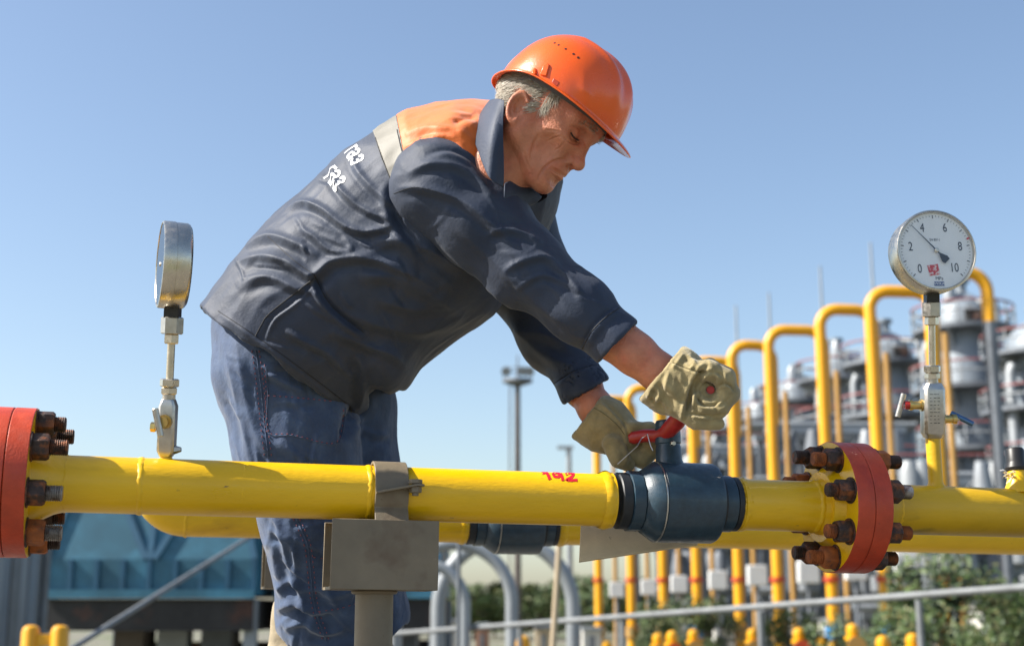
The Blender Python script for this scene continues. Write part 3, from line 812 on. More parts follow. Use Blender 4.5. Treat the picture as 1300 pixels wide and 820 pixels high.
# ---------------------------------------------------------------- jacket
T_SECS = [(A3(290, 520, 2.82), half(104, 2.8), .185), (A3(352, 461, 2.81), half(108, 2.8), .195), (A3(420, 391, 2.80), half(121, 2.79), .20), (A3(478, 340, 2.79), half(121, 2.78), .20),
          (A3(538, 292, 2.77), half(128, 2.76), .21), (A3(594, 244, 2.75), half(110, 2.74), .20), (A3(640, 214, 2.73), half(66, 2.72), .105)]
def torso0(P):
    d = loft(P, T_SECS, YAX, .06, 2.15)
    # shoulder yoke
    d = smin(d, rcone(P, A3(585, 200, 2.60), A3(588, 195, 2.92), half(46, 2.7), half(46, 2.7)), .06)
    # the front of the jacket hanging down
    d = smin(d, ell(P, A3(492, 452, 2.74), (half(32, 2.75), .12, half(52, 2.75))), .03)
    return d
def hem_cut(P):
    x, y, z = proj(P)
    s1 = ((x - 265) * 137 * -1 + (y - 398) * 195) / sqrt(137 ** 2 + 195 ** 2)      # below the hem line
    wav = 3.5 * np.sin(x * .06) + 2 * np.sin(x * .13 + 1)
    s = np.maximum(s1 + wav, np.minimum(x - 467, y - 497 + 3 * np.sin(x * .2)))
    return s * z / FPX
def torso(P):
    d = torso0(P); c = hem_cut(P)
    d2 = smax(d, c, .004)
    return np.maximum(d2, -np.maximum(d + .007, c + .0) - (c < -.10) * 1.0)
lo, hi = box_of([at(255, 120, 2.5), at(255, 560, 2.5), at(720, 120, 3.05), at(720, 560, 3.05), at(255, 120, 3.05), at(720, 560, 2.5)], .01)
TV, TF = sdf_mesh(torso, lo, hi, .0030)
TFOLD = [
    (smooth_poly([(360, 268), (385, 258), (410, 266), (440, 288), (470, 294), (502, 284)]), .011, 7),
    (smooth_poly([(421, 200), (424, 225), (440, 250), (470, 270), (500, 280)]), .008, 6),
    (smooth_poly([(447, 190), (452, 214), (472, 238), (500, 262), (520, 290)]), .006, 6),
    (smooth_poly([(296, 336), (330, 326), (365, 333), (396, 350), (425, 330), (470, 328), (520, 346), (556, 368)]), .013, 9),
    (smooth_poly([(312, 314), (340, 300), (372, 308), (404, 326)]), .009, 8),
    (smooth_poly([(300, 365), (340, 352), (380, 366), (396, 352)]), .008, 8),
    (smooth_poly([(399, 345), (408, 372), (432, 400), (466, 424)]), -.010, 5, .9),
    (smooth_poly([(455, 350), (500, 352), (545, 372), (585, 398)]), .009, 12),
    (smooth_poly([(470, 305), (510, 306), (550, 320), (590, 345)]), .009, 11),
    (smooth_poly([(420, 420), (460, 436), (500, 452), (515, 470)]), .008, 9),
    (smooth_poly([(445, 400), (490, 415), (540, 420), (590, 400)]), .008, 11),
    (smooth_poly([(455, 450), (462, 480), (455, 520)]), .010, 8),
    (smooth_poly([(360, 420), (392, 436), (420, 450), (440, 474)]), .007, 7),
    (smooth_poly([(333, 432), (346, 404), (372, 384), (400, 356)]), -.005, 3, 1.0),
    (smooth_poly([(498, 232), (500, 262), (515, 296), (545, 330)]), -.010, 8, .8),
    (smooth_poly([(515, 172), (545, 164), (580, 168), (600, 182)]), .007, 7),
    (smooth_poly([(512, 190), (545, 176), (572, 174), (590, 186)]), .006, 5),
    (smooth_poly([(575, 158), (590, 150), (606, 150)]), -.008, 8),
    (smooth_poly([(278, 398), (330, 436), (390, 482), (440, 524)]), .004, 5, .6),
    (smooth_poly([(480, 380), (520, 392), (565, 392)]), .006, 9),
    (smooth_poly([(378, 290), (398, 300), (420, 318), (450, 318)]), .007, 6),
]
def rand_folds(seed, n, xr, yr, ang, spread, h):
    r_ = random.Random(seed); out = []
    for _ in range(n):
        x, y = r_.uniform(*xr), r_.uniform(*yr); a = radians(ang + r_.gauss(0, spread)); L_ = r_.uniform(18, 58); b = r_.uniform(-.35, .35)
        pts = [(x + cos(a + b * (t - .5)) * L_ * t, y + sin(a + b * (t - .5)) * L_ * t) for t in (0, .33, .66, 1)]
        out.append((smooth_poly(pts, 4), h * r_.uniform(.4, 1.1) * r_.choice((1, 1, -1)), r_.uniform(2.4, 5.0), .5))
    return out
def crumple(V, F, amp, sc, stretch, seed, dirs=None):
    N = vnormals(V, F); Q = V.copy()
    if dirs is not None:
        u = np.array(dirs, float); u /= np.linalg.norm(u); Q = Q + np.outer(Q @ u, u) * (stretch - 1)
    n = 1 - np.abs(vnoise(Q, sc, seed)) * 2; n2 = vnoise(Q, sc * 2.1, seed + 1)
    return V + N * (amp * n + amp * .4 * n2)[:, None]
spine = np.array(at(594, 244, 2.75) - at(352, 461, 2.81))
TV = crumple(TV, TF, .0026, 12, .55, 5, np.cross(spine, YAX))
TV = crumple(TV, TF, .0016, 34, .45, 6, spine); TV = folds(TV, TF, TFOLD + rand_folds(8, 46, (290, 580), (190, 470), 35, 28, .0032), .9, .74); TV = relax(TV, TF, 1, .4)
jk = np_mesh("jacket", TV, TF, NAVY, worker)
TB = bvh_of(TV, TF)
# orange yoke and grey band: thin cloth lying on the jacket
def band_mesh(name, mt, p0, p1, q0, q1, off, extra=None):
    """cloth between two cuts across the back, each drawn through two points; sits just above the jacket"""
    def side(x, y, a, b): return ((b[0] - a[0]) * (y - a[1]) - (b[1] - a[1]) * (x - a[0])) / sqrt((b[0] - a[0]) ** 2 + (b[1] - a[1]) ** 2)
    N = vnormals(TV, TF); x, y, z = proj(TV)
    C = TV[TF].mean(1); cx, cy, cz = proj(C)
    V = TV + N * off
    bm = bmesh.new()
    keep = (side(cx, cy, p0, p1) < 14) & (side(cx, cy, q0, q1) > -14)
    if extra is not None: keep &= extra(cx, cy)
    fs = TF[keep]; used = np.unique(fs); mp = {int(i): bm.verts.new(V[i]) for i in used}
    for f in fs: bm.faces.new([mp[int(i)] for i in f])
    for (a, b, s) in ((p0, p1, 1), (q0, q1, -1)):
        A = Vector(at(*a, 2.7)); Bp = Vector(at(*b, 2.7)); n = (Bp - CAM).cross(A - CAM).normalized()
        g = bm.verts[:] + bm.edges[:] + bm.faces[:]
        mid = Vector(at((p0[0] + p1[0] + q0[0] + q1[0]) / 4, (p0[1] + p1[1] + q0[1] + q1[1]) / 4, 2.7))
        if (mid - CAM).dot(n) > 0: n = -n
        bmesh.ops.bisect_plane(bm, geom=g, plane_co=CAM, plane_no=n, clear_outer=True)
    me = bpy.data.meshes.new(name); bm.to_mesh(me); bm.free()
    for p in me.polygons: p.use_smooth = True
    o = link_mesh(name, me, jk, [mt])
    s = o.modifiers.new("cloth", 'SOLIDIFY'); s.thickness = .0015; s.offset = 1
    return o
band_mesh("reflective_band", GREY, (473, 165), (500, 238), (504, 150), (516, 212), .0007, lambda x, y: (y < 236) & (x < 640))
band_mesh("orange_yoke", ORNG, (504.5, 150), (516.5, 212), (640, 100), (604, 260), .0009, lambda x, y: (y < 225))
# pocket flap and seams
def seam(name, bvh, pts, r, mt, parent, off=.0004):
    L = line_on(bvh, pts, 2.5, off)
    if len(L) > 2: return MB().tube(L, r, 6).build(name, mt, parent)
seam("pocket_seam", TB, smooth_poly([(324, 427), (332, 412), (341, 399), (372, 374), (399, 353)]), .0013, NAVY2, jk)
seam("pocket_seam", TB, smooth_poly([(399, 349), (421, 388), (462, 422)]), .0011, NAVY2, jk)
seam("hem_seam", TB, smooth_poly([(277, 395), (330, 430), (385, 470), (440, 512)]), .0008, NAVY2, jk)
seam("band_seam", TB, [(477, 176), (486, 203), (496, 228)], .0011, NAVY2, jk, .0022)
seam("band_seam", TB, [(505, 166), (509, 184), (514, 202)], .0010, NAVY2, jk, .0026)
seam("side_seam", TB, smooth_poly([(340, 300), (372, 330), (399, 349)]), .0008, NAVY2, jk)
# lettering across the back
tdir = np.array((-.18, -.80, .0)); 
def back_text(txt, cx, cy, size, nm):
    V, F = font_mesh(txt, size, 0, bold=size * .018)
    bm = bmesh.new(); vv = [bm.verts.new(v) for v in V]
    for f in F:
        try: bm.faces.new([vv[i] for i in f])
        except ValueError: pass
    bmesh.ops.triangulate(bm, faces=bm.faces)
    for _ in range(4): bmesh.ops.triangulate(bm, faces=bm.faces); bmesh.ops.subdivide_edges(bm, edges=[e for e in bm.edges if e.calc_length() > size * .045], cuts=1)
    O = hit(TB, cx, cy)
    if O is None: return
    nb = TB.find_nearest(O); nrm = Vector(nb[1]); nrm = nrm if nrm.z > 0 else -nrm
    sp = Vector(spine).normalized()
    xd = sp.cross(nrm).normalized(); xd = xd if xd.y < 0 else -xd      # reads towards the camera side
    yd = nrm.cross(xd); yd = yd if yd.dot(sp) > 0 else -yd
    for v in bm.verts:
        p = O + xd * v.co.x + yd * v.co.y + nrm * .06
        h = TB.ray_cast(p, -nrm)
        v.co = (h[0] + (h[1] if h[1].dot(nrm) > 0 else -h[1]) * .0009) if h[0] is not None else p - nrm * .06
    me = bpy.data.meshes.new(nm); bm.to_mesh(me); bm.free()
    link_mesh(nm, me, jk, [WHITE])['label'] = "white Cyrillic lettering across the back"
back_text("газ", 450, 195, .050, "back_lettering")
back_text("газ", 425, 223, .050, "back_lettering")

# sleeves
NS = [(A3(564, 240, 2.595), half(66, 2.6)), (A3(612, 284, 2.56), half(56, 2.57)), (A3(665, 338, 2.53), half(46, 2.53)), (A3(735, 391, 2.50), half(38, 2.5)), (A3(787, 437, 2.475), half(30, 2.475)), (A3(800, 449, 2.47), half(29, 2.47))]
def near_sleeve(P):
    d = chain(P, NS, .035)
    d = smin(d, ell(P, A3(559, 240, 2.59), (half(63, 2.6), .10, half(64, 2.6))), .03)
    x, y, z = proj(P)
    c = (((x - 765) * (415 - 455) * -1 + (y - 455) * (803 - 765)) / sqrt(38 ** 2 + 40 ** 2)) * z / FPX    # beyond the cuff edge
    d2 = smax(d, c, .003)
    return np.maximum(d2, -np.maximum(d + .005, c) - (c < -.06) * 1.0)
lo, hi = box_of([at(480, 160, 2.4), at(830, 480, 2.4), at(480, 160, 2.8), at(830, 480, 2.8), at(480, 480, 2.4), at(830, 160, 2.8)], .005)
SV, SF = sdf_mesh(near_sleeve, lo, hi, .003)
SFOLD = [
    (smooth_poly([(502, 240), (540, 240), (590, 258), (630, 290), (650, 310)]), .010, 9),
    (smooth_poly([(515, 222), (550, 208), (590, 216), (628, 250)]), .008, 8),
    (smooth_poly([(540, 196), (570, 190), (600, 204), (622, 232)]), -.006, 6),
    (smooth_poly([(615, 300), (640, 292), (668, 298), (690, 312)]), .007, 7),
    (smooth_poly([(640, 345), (662, 332), (690, 326), (712, 340)]), .008, 7),
    (smooth_poly([(655, 368), (684, 350), (712, 356), (735, 372)]), .006, 6),
    (smooth_poly([(560, 312), (605, 352), (652, 393), (700, 425), (742, 447)]), .008, 7),
    (smooth_poly([(580, 290), (630, 335), (680, 385), (730, 420)]), .005, 10),
    (smooth_poly([(700, 335), (722, 352), (740, 378)]), .006, 6),
    (smooth_poly([(738, 440), (752, 416), (772, 396), (784, 388)]), -.006, 3.0, .8),
    (smooth_poly([(744, 446), (757, 422), (776, 403), (790, 396)]), .004, 4.5, .3),
]
armdir = np.array(at(787, 437, 2.475) - at(566, 238, 2.62))
SV = crumple(SV, SF, .0018, 16, .5, 11, armdir)
SV = crumple(SV, SF, .0012, 36, .45, 12, armdir); SV = folds(SV, SF, SFOLD + rand_folds(21, 34, (520, 750), (210, 420), 38, 26, .0021), .72, .66); SV = relax(SV, SF, 1, .4)
slv = np_mesh("sleeve", SV, SF, NAVY, jk); SB = bvh_of(SV, SF)
seam("cuff_seam", SB, smooth_poly([(739, 443), (752, 420), (770, 402), (786, 391)]), .0010, NAVY2, slv)
seam("shoulder_seam", SB, smooth_poly([(500, 246), (530, 238), (580, 252)]), .0005, NAVY2, slv)

FS = [(A3(640, 250, 2.92), half(60, 2.92)), (A3(668, 350, 2.92), half(52, 2.92)), (A3(704, 430, 2.86), half(40, 2.86)), (A3(744, 497, 2.74), half(27, 2.74)), (A3(752, 511, 2.72), half(26, 2.72))]
def far_sleeve(P):
    d = chain(P, FS, .035); x, y, z = proj(P)
    c = (((x - 720) * (486 - 511) * -1 + (y - 511) * (764 - 720)) / sqrt(44 ** 2 + 25 ** 2)) * z / FPX
    d2 = smax(d, c, .003)
    return np.maximum(d2, -np.maximum(d + .005, c) - (c < -.06) * 1.0)
lo, hi = box_of([at(560, 160, 2.6), at(800, 540, 2.6), at(560, 160, 3.08), at(800, 540, 3.08), at(560, 540, 2.6), at(800, 160, 3.08)], .005)
V, F = sdf_mesh(far_sleeve, lo, hi, .0035)
V = crumple(V, F, .003, 14, .5, 17, np.array(at(744, 497, 2.74) - at(668, 350, 2.92)))
V = folds(V, F, [(smooth_poly([(640, 400), (668, 430), (700, 455), (735, 470)]), .007, 8), (smooth_poly([(702, 486), (725, 470), (752, 462)]), -.006, 3.5, .8), (smooth_poly([(655, 420), (690, 425), (725, 440)]), .006, 7)]); V = relax(V, F, 2, .5)
slf = np_mesh("sleeve", V, F, NAVY, jk); B = bvh_of(V, F)
seam("cuff_seam", B, smooth_poly([(703, 487), (725, 473), (752, 464)]), .001, NAVY2, slf)

# collar: a folded strip round the neck
def strip(name, rows, mt, parent, th, sub=2):
    """rows: lists of 3-D points of equal length"""
    R = [smooth_poly([tuple(p) for p in r], 5) for r in rows]; m = MB(); n = len(R[0]); vs = [p for r in R for p in r]; fs = []
    for i in range(len(R) - 1):
        for k in range(n - 1): fs.append((i * n + k, i * n + k + 1, (i + 1) * n + k + 1, (i + 1) * n + k))
    m.add(vs, fs); o = m.build(name, mt, parent)
    s = o.modifiers.new("s", 'SOLIDIFY'); s.thickness = th; s.offset = 0
    b = o.modifiers.new("b", 'SUBSURF'); b.levels = b.render_levels = sub
    return o
colr = strip("collar", [
    [at(641, 127, 2.490), at(633, 124.5, 2.51), at(624, 126, 2.57), at(624, 128, 2.63), at(640, 136, 2.69), at(664, 168, 2.70), at(684, 215, 2.67), at(694, 246, 2.62)],
    [at(638, 160, 2.475), at(626, 150, 2.49), at(614, 142, 2.56), at(612, 144, 2.65), at(630, 150, 2.72), at(660, 180, 2.73), at(684, 228, 2.69), at(696, 250, 2.62)],
    [at(640, 200, 2.465), at(622, 186, 2.46), at(608, 160, 2.54), at(604, 160, 2.66), at(626, 166, 2.75), at(660, 200, 2.76), at(682, 240, 2.70), at(690, 254, 2.62)],
    [at(640, 240, 2.465), at(620, 226, 2.445), at(604, 186, 2.52), at(599, 176, 2.67), at(624, 182, 2.78), at(658, 216, 2.78), at(678, 250, 2.71), at(682, 258, 2.62)],
], NAVY, jk, .0028)
strip("collar_lapel", [
    [at(640, 232, 2.50), at(655, 228, 2.53), at(672, 237, 2.55), at(689, 250, 2.57)],
    [at(640, 248, 2.485), at(654, 246, 2.51), at(668, 250, 2.54), at(682, 257, 2.56)],
    [at(640, 270, 2.50), at(650, 270, 2.52), at(662, 267, 2.54), at(676, 260, 2.57)],
], NAVY, jk, .004)
# the front placket seen below the chin
strip("placket", [
    [at(640, 240, 2.66), at(655, 280, 2.66), at(672, 320, 2.67)],
    [at(664, 238, 2.70), at(680, 270, 2.72), at(688, 300, 2.72)],
    [at(684, 254, 2.74), at(690, 278, 2.76), at(692, 300, 2.78)],
], NAVY, jk, .004)

# ---------------------------------------------------------------- trousers
NL = [(A3(357, 415, 2.80), half(80, 2.8)), (A3(362, 470, 2.77), half(83, 2.77)), (A3(376, 560, 2.74), half(73, 2.74)), (A3(402, 655, 2.73), half(65, 2.73)), (A3(416, 730, 2.76), half(61, 2.76)), (A3(416, 785, 2.80), half(59, 2.80)), (A3(412, 828, 2.83), half(50, 2.83))]
FL = [(A3(410, 440, 2.90), half(72, 2.9)), (A3(432, 520, 2.89), half(63, 2.89)), (A3(442, 600, 2.88), half(58, 2.88)), (A3(448, 680, 2.90), half(56, 2.9)), (A3(454, 785, 2.98), half(57, 2.98)), (A3(454, 828, 3.0), half(50, 3.0))]
def trousers(P):
    d = smin(chain(P, NL, .05), chain(P, FL, .05), .018)
    d = smin(d, ell(P, A3(360, 420, 2.83), (half(86, 2.83), .15, half(72, 2.83))), .03)
    x, y, z = proj(P)
    top = (380 - y) * z / FPX
    low = np.maximum(y - 824 - 4 * np.sin(x * .09), np.maximum(((y - 794) * 40 - (x - 343) * 46) / 61., (y - 812) + (x - 492) * .9)) * z / FPX
    d2 = smax(smax(d, top, .01), low, .004)
    return np.maximum(d2, -np.maximum(d + .006, low) - (low < -.05) * 1.0)
lo, hi = box_of([at(255, 370, 2.55), at(540, 370, 2.55), at(255, 845, 2.55), at(540, 845, 3.12), at(255, 845, 3.12), at(540, 370, 3.12), at(540, 845, 2.55)], .005)
V, F = sdf_mesh(trousers, lo, hi, .0035)
V = crumple(V, F, .003, 11, .5, 23, (0, 0, 1))
TRF = [
    (smooth_poly([(282, 420), (292, 470), (306, 530), (322, 590)]), .007, 7),
    (smooth_poly([(300, 420), (306, 470), (322, 540), (350, 590)]), .006, 8),
    (smooth_poly([(335, 470), (360, 485), (392, 502)]), .009, 6),
    (smooth_poly([(436, 560), (442, 535), (455, 512), (452, 500)]), -.016, 7, .4),
    (smooth_poly([(350, 560), (380, 578), (420, 585)]), .006, 9),
    (smooth_poly([(350, 655), (362, 700), (375, 740), (400, 790)]), .007, 5),
    (smooth_poly([(346, 690), (352, 730), (360, 760)]), .006, 6),
    (smooth_poly([(350, 775), (375, 765), (400, 775), (430, 770)]), .011, 6),
    (smooth_poly([(352, 748), (370, 738), (388, 752)]), .007, 5),
    (smooth_poly([(360, 798), (385, 790), (410, 802), (440, 796)]), .010, 6),
    (smooth_poly([(410, 690), (430, 704), (450, 700)]), .008, 7),
    (smooth_poly([(400, 745), (425, 755), (450, 745)]), .008, 7),
    (smooth_poly([(455, 540), (475, 552), (495, 552)]), .006, 5),
    (smooth_poly([(340, 670), (368, 690), (380, 722)]), .006, 5),
]
V = crumple(V, F, .0014, 34, .45, 24, (0, 0, 1)); V = folds(V, F, TRF + rand_folds(31, 30, (285, 480), (430, 600), 70, 35, .0035) + rand_folds(33, 34, (345, 455), (650, 800), 40, 45, .0040)); V = relax(V, F, 1, .35)
tr = np_mesh("trousers", V, F, BLUE, worker); B = bvh_of(V, F)
def stitches(name, pts, gap=5.0):
    m = MB(); P = line_on(B, pts, 2.0, .0010)
    for i in range(0, len(P) - 2, 3):
        m.tube([P[i], P[i + 1]], .0009, 5)
    if m.v: m.build(name, STITCH, tr)
sm = smooth_poly([(325, 445), (331, 490), (336, 540), (341, 580)])
seam("side_seam", B, sm, .0013, BLUE, tr); stitches("stitching", [(x - 5, y) for x, y in sm]); stitches("stitching", [(x + 4, y) for x, y in sm])
sm = smooth_poly([(376, 657), (390, 690), (394, 720), (400, 770), (415, 815)])
seam("side_seam", B, sm, .0015, BLUE, tr); stitches("stitching", [(x - 4, y) for x, y in sm]); stitches("stitching", [(x + 4, y) for x, y in sm])
stitches("stitching", smooth_poly([(398, 707), (420, 709), (452, 708)])); stitches("stitching", smooth_poly([(404, 776), (430, 772), (456, 764)]))
# patch pocket on the thigh
pk = smooth_poly([(336, 463), (338, 500), (338, 547), (370, 551), (420, 563), (433, 548), (436, 515)], 3)
stitches("pocket_stitching", pk); seam("pocket_edge", B, [(x + 2, y + 2) for x, y in pk], .0014, BLUE, tr)
stitches("pocket_stitching", smooth_poly([(340, 502), (380, 505), (428, 510)]))

# ---------------------------------------------------------------- boots
def boot(ankle, toe, name, lab):
    a = np.array(ankle, np.float32); t = np.array(toe, np.float32); zt = PLATZ
    fwd = t - a; fwd[2] = 0; L = np.linalg.norm(fwd); fwd /= L; sd = np.array((-fwd[1], fwd[0], 0), np.float32)
    g = np.array((a[0], a[1], zt), np.float32)
    def f(P):
        d = rcone(P, a + np.array((0, 0, .05), np.float32), g + np.array((0, 0, .07), np.float32) - fwd * .012, .056, .048)
        d = smin(d, rcone(P, g - fwd * .03 + np.array((0, 0, .045), np.float32), g + fwd * (L * .9) + np.array((0, 0, .038), np.float32), .043, .040), .04)
        d = smax(d, (zt + .022) - P[:, 2], .006)
        return d
    lo, hi = box_of([a, t, g - fwd * .1], .09)
    V, F = sdf_mesh(f, lo, hi, .004)
    V = crumple(V, F, .002, 30, 1, 31)
    o = np_mesh("boot", V, F, BOOT, worker)
    def f2(P):
        d = rcone(P, g - fwd * .03 + np.array((0, 0, .02), np.float32), g + fwd * (L * .92) + np.array((0, 0, .02), np.float32), .049, .047)
        return smax(smax(d, P[:, 2] - (zt + .024), .003), (zt + .0005) - P[:, 2], .003)
    V, F = sdf_mesh(f2, lo - np.array((0, 0, .03)), hi, .004)
    np_mesh("sole", V, F, SOLE, o)
an = at(377, 812, 2.84); boot(an, (an.x + .14, an.y - .14, PLATZ), "boot", None)
an = at(470, 806, 3.02); boot(an, (an.x + .16, an.y - .12, PLATZ), "boot", None)
# ---------------------------------------------------------------- head: local axes f (face), u (crown), s (his right side), in photo pixels at HD
HD = 2.56; UN = HD / FPX
yaw = radians(25)
Fi = RGT * .82 - UPV * .57; Uh = RGT * .57 + UPV * .82; Tc = -FWD
HF = (Fi * cos(yaw) + Tc * sin(yaw)).normalized(); HS = (Tc * cos(yaw) - Fi * sin(yaw)).normalized(); HU = Uh.normalized()
HO = at(678, 162, HD)
hF, hS, hU, hO = (np.array(v, np.float32) for v in (HF, HS, HU, HO))
def HP(f, u, s): return HO + (HF * f + HU * u + HS * s) * UN
def head(P0):
    q = (P0 - hO) / UN
    P = np.stack([q @ hF, q @ hU, q @ hS], 1).astype(np.float32)
    M = P.copy(); M[:, 2] = np.abs(M[:, 2])                     # mirrored half
    d = ell(P, (2, 46, 0), (80, 66, 55))
    d = smin(d, ell(P, (34, 4, 0), (40, 60, 42)), 22)
    d = smin(d, rcone(M, (8, -18, 38), (48, -50, 14), 15, 13), 16)          # jaw
    d = smin(d, rcone(M, (6, 8, 42), (8, -20, 39), 12, 13), 14)
    d = smin(d, ell(P, (55, -54, 0), (14, 13, 18)), 10)                     # chin
    d = smin(d, ell(M, (48, 0, 30), (18, 12, 13)), 14)                      # cheekbone
    d = smin(d, ell(P, (54, -26, 0), (17, 20, 22)), 12)                     # muzzle
    d = smin(d, rcone(M, (68, 33, 7), (58, 33, 32), 9, 9), 9)               # brow ridge
    d = smax(d, -ell(M, (73, 17, 21), (13, 10, 14)), 9)                     # eye socket
    d = smin(d, ell(M, (56, 17, 20.5), (11.5, 11, 12)), 3.5)                # lid over the eyeball
    d = smin(d, rcone(P, (66, 26, 0), (79, -8, 0), 6.0, 8.0), 7)            # nose
    d = smin(d, ell(P, (81, -11, 0), (8.5, 7.5, 8.5)), 5)
    d = smin(d, ell(M, (70, -13, 8.5), (8.5, 6.5, 6)), 4)
    d = smax(d, -ell(M, (75, -19, 5.5), (4, 3.5, 2.8)), 3)                  # nostril
    d = smin(d, rcone(M, (72.5, -28.5, 0), (64, -32, 17), 4.0, 2.2), 3.5)   # upper lip
    d = smin(d, rcone(M, (71, -36.5, 0), (63, -34.5, 16), 4.4, 2.2), 3.5)   # lower lip
    d = smax(d, -rcone(M, (77, -32.4, 0), (64.5, -34.2, 21), 2.2, 1.8), 2.0)  # mouth line
    d = smax(d, -ell(P, (71, -44, 0), (5, 4, 13)), 6)                       # hollow over the chin
    d = smax(d, -ell(M, (54, -20, 41), (15, 17, 12)), 14)                    # cheek hollow
    # lines of the face
    d = smax(d, -rcone(M, (72, -14, 17), (62, -40, 29), 3.0, 2.2), 5)
    d = smin(d, rcone(M, (70.2, 11.5, 13), (63, 11.5, 29), 1.3, 1.0), 1.5)    # lower lid
    d = smin(d, rcone(P, (-18, 5, 0), (-16, -88, 0), 34, 38), 16)          # neck
    d = smin(d, rcone(P, (18, -30, 0), (2, -86, 0), 20, 34), 16)
    d = smin(d, rcone(M, (2, -12, 40), (-18, -66, 26), 9, 10), 14)          # neck cord
    # ears
    ea = np.array((-.28, .96, 0), np.float32); eb = np.array((.90, .26, -.36), np.float32); eb /= np.linalg.norm(eb); ec = np.cross(ea, eb); ec = ec if ec[2] > 0 else -ec
    c = np.array((-4, 2, 55), np.float32)
    e = ell(M, c, (19.5, 12.5, 5), (ea, eb, ec))
    qe = M - c; x, y, z = qe @ ea, qe @ eb, qe @ ec
    rr = np.sqrt((x / 18) ** 2 + (y / 11) ** 2)
    rim = np.sqrt(((rr - 1) * 12.5) ** 2 + (z - 4) ** 2) - 3.0
    rim = np.where((y > 4) & (x < 8), rim + (y - 4) * .9, rim)
    e = smax(e, -ell(M, c + ec * 6 + eb * 1.5 + ea * 2, (11.5, 7, 7), (ea, eb, ec)), 3)
    e = smin(e, rim, 3)
    e = smin(e, ell(M, c - ea * 17 + eb * 3 + ec * 1, (7, 5.5, 4), (ea, eb, ec)), 4)  # lobe
    e = smin(e, ell(M, c + eb * 8.5 - ea * 2 + ec * 0, (5, 3.4, 4.5), (ea, eb, ec)), 3)
    d = smin(d, e, 4)
    return d * UN
cs = [HP(f, u, s) for f in (-110, 100) for u in (-110, 118) for s in (-72, 72)]
lo, hi = box_of(cs, 0)
HV, HFc = sdf_mesh(head, lo, hi, .0015)
HV = relax(HV, HFc, 1, .4)
HV = folds(HV, HFc, [(smooth_poly(p), -h, w, .35) for p, h, w in (
    ([(720, 203), (709, 203), (696, 209), (686, 220), (682, 232)], .0026, 1.7), ([(698, 214), (706, 219), (713, 222)], .0022, 1.3), ([(712, 172), (722, 180), (731, 183), (738, 181)], .0020, 1.4),
    ([(713, 166), (704, 158), (694, 151)], .0014, 1.1), ([(712, 169), (703, 166), (691, 165)], .0014, 1.1), ([(713, 173), (704, 175), (694, 180)], .0013, 1.1), ([(718, 178), (712, 186), (703, 192)], .0012, 1.2),
    ([(686, 168), (678, 184), (674, 200), (676, 212)], .0022, 2.2), ([(734, 153), (748, 161), (760, 170)], .0014, 1.2), ([(722, 160), (732, 162), (744, 168)], .0014, 1.3), ([(694, 228), (700, 233), (704, 239)], .0014, 1.5),
    ([(706, 228), (702, 234), (696, 238)], .0012, 1.4), ([(665, 190), (668, 204), (674, 218)], .0012, 1.6), ([(650, 190), (658, 205), (662, 222)], .0014, 1.8), ([(739, 176), (744, 186), (742, 196)], .0009, 1.3))])
HB = bvh_of(HV, HFc)
# the rest of the body under the clothes, and the bare forearms
RARM = [(A3(566, 240, 2.66), half(38, 2.6)), (A3(690, 352, 2.53), half(30, 2.53)), (A3(778, 428, 2.485), half(27, 2.48)), (A3(806, 449, 2.475), half(25.5, 2.47)), (A3(838, 474, 2.465), half(23, 2.46)), (A3(866, 488, 2.46), half(20, 2.46))]
LARM = [(A3(645, 250, 2.92), half(36, 2.92)), (A3(690, 415, 2.88), half(30, 2.88)), (A3(738, 490, 2.755), half(24, 2.74)), (A3(757, 519, 2.70), half(21, 2.7)), (A3(790, 548, 2.68), half(17, 2.68))]
def body_low(P):
    d = loft(P, [(c, a - .035, b - .035) for c, a, b in T_SECS[2:]], YAX, .05)
    d = smin(d, chain(P, [(p, r - .045) for p, r in NL[1:-1]], .03), .03); d = smin(d, chain(P, [(p, r - .045) for p, r in FL[1:-1]], .03), .03)
    return d
def arms(P):
    d1 = chain(P, RARM, .02); x, y, z = proj(P)
    # wrist bones and tendons
    d1 = smin(d1, ell(P, A3(832, 462, 2.45), (.014, .014, .012)), .012)
    return np.minimum(d1, chain(P, LARM, .02))
lo, hi = box_of([at(255, 120, 2.5), at(540, 840, 2.5), at(720, 120, 3.1), at(255, 840, 3.1), at(720, 840, 3.1)], 0)
b1 = sdf_mesh(body_low, lo, hi, .010)
lo, hi = box_of([at(520, 190, 2.4), at(900, 580, 2.4), at(520, 190, 3.05), at(900, 580, 3.05)], .02)
b2 = sdf_mesh(arms, lo, hi, .0035)
Vs = []; Fs = []; o = 0
for v, f in ((HV, HFc), b1, b2): Vs.append(v); Fs.append(f + o); o += len(v)
body = np_mesh("body", np.concatenate(Vs), np.concatenate(Fs), SKIN, worker)

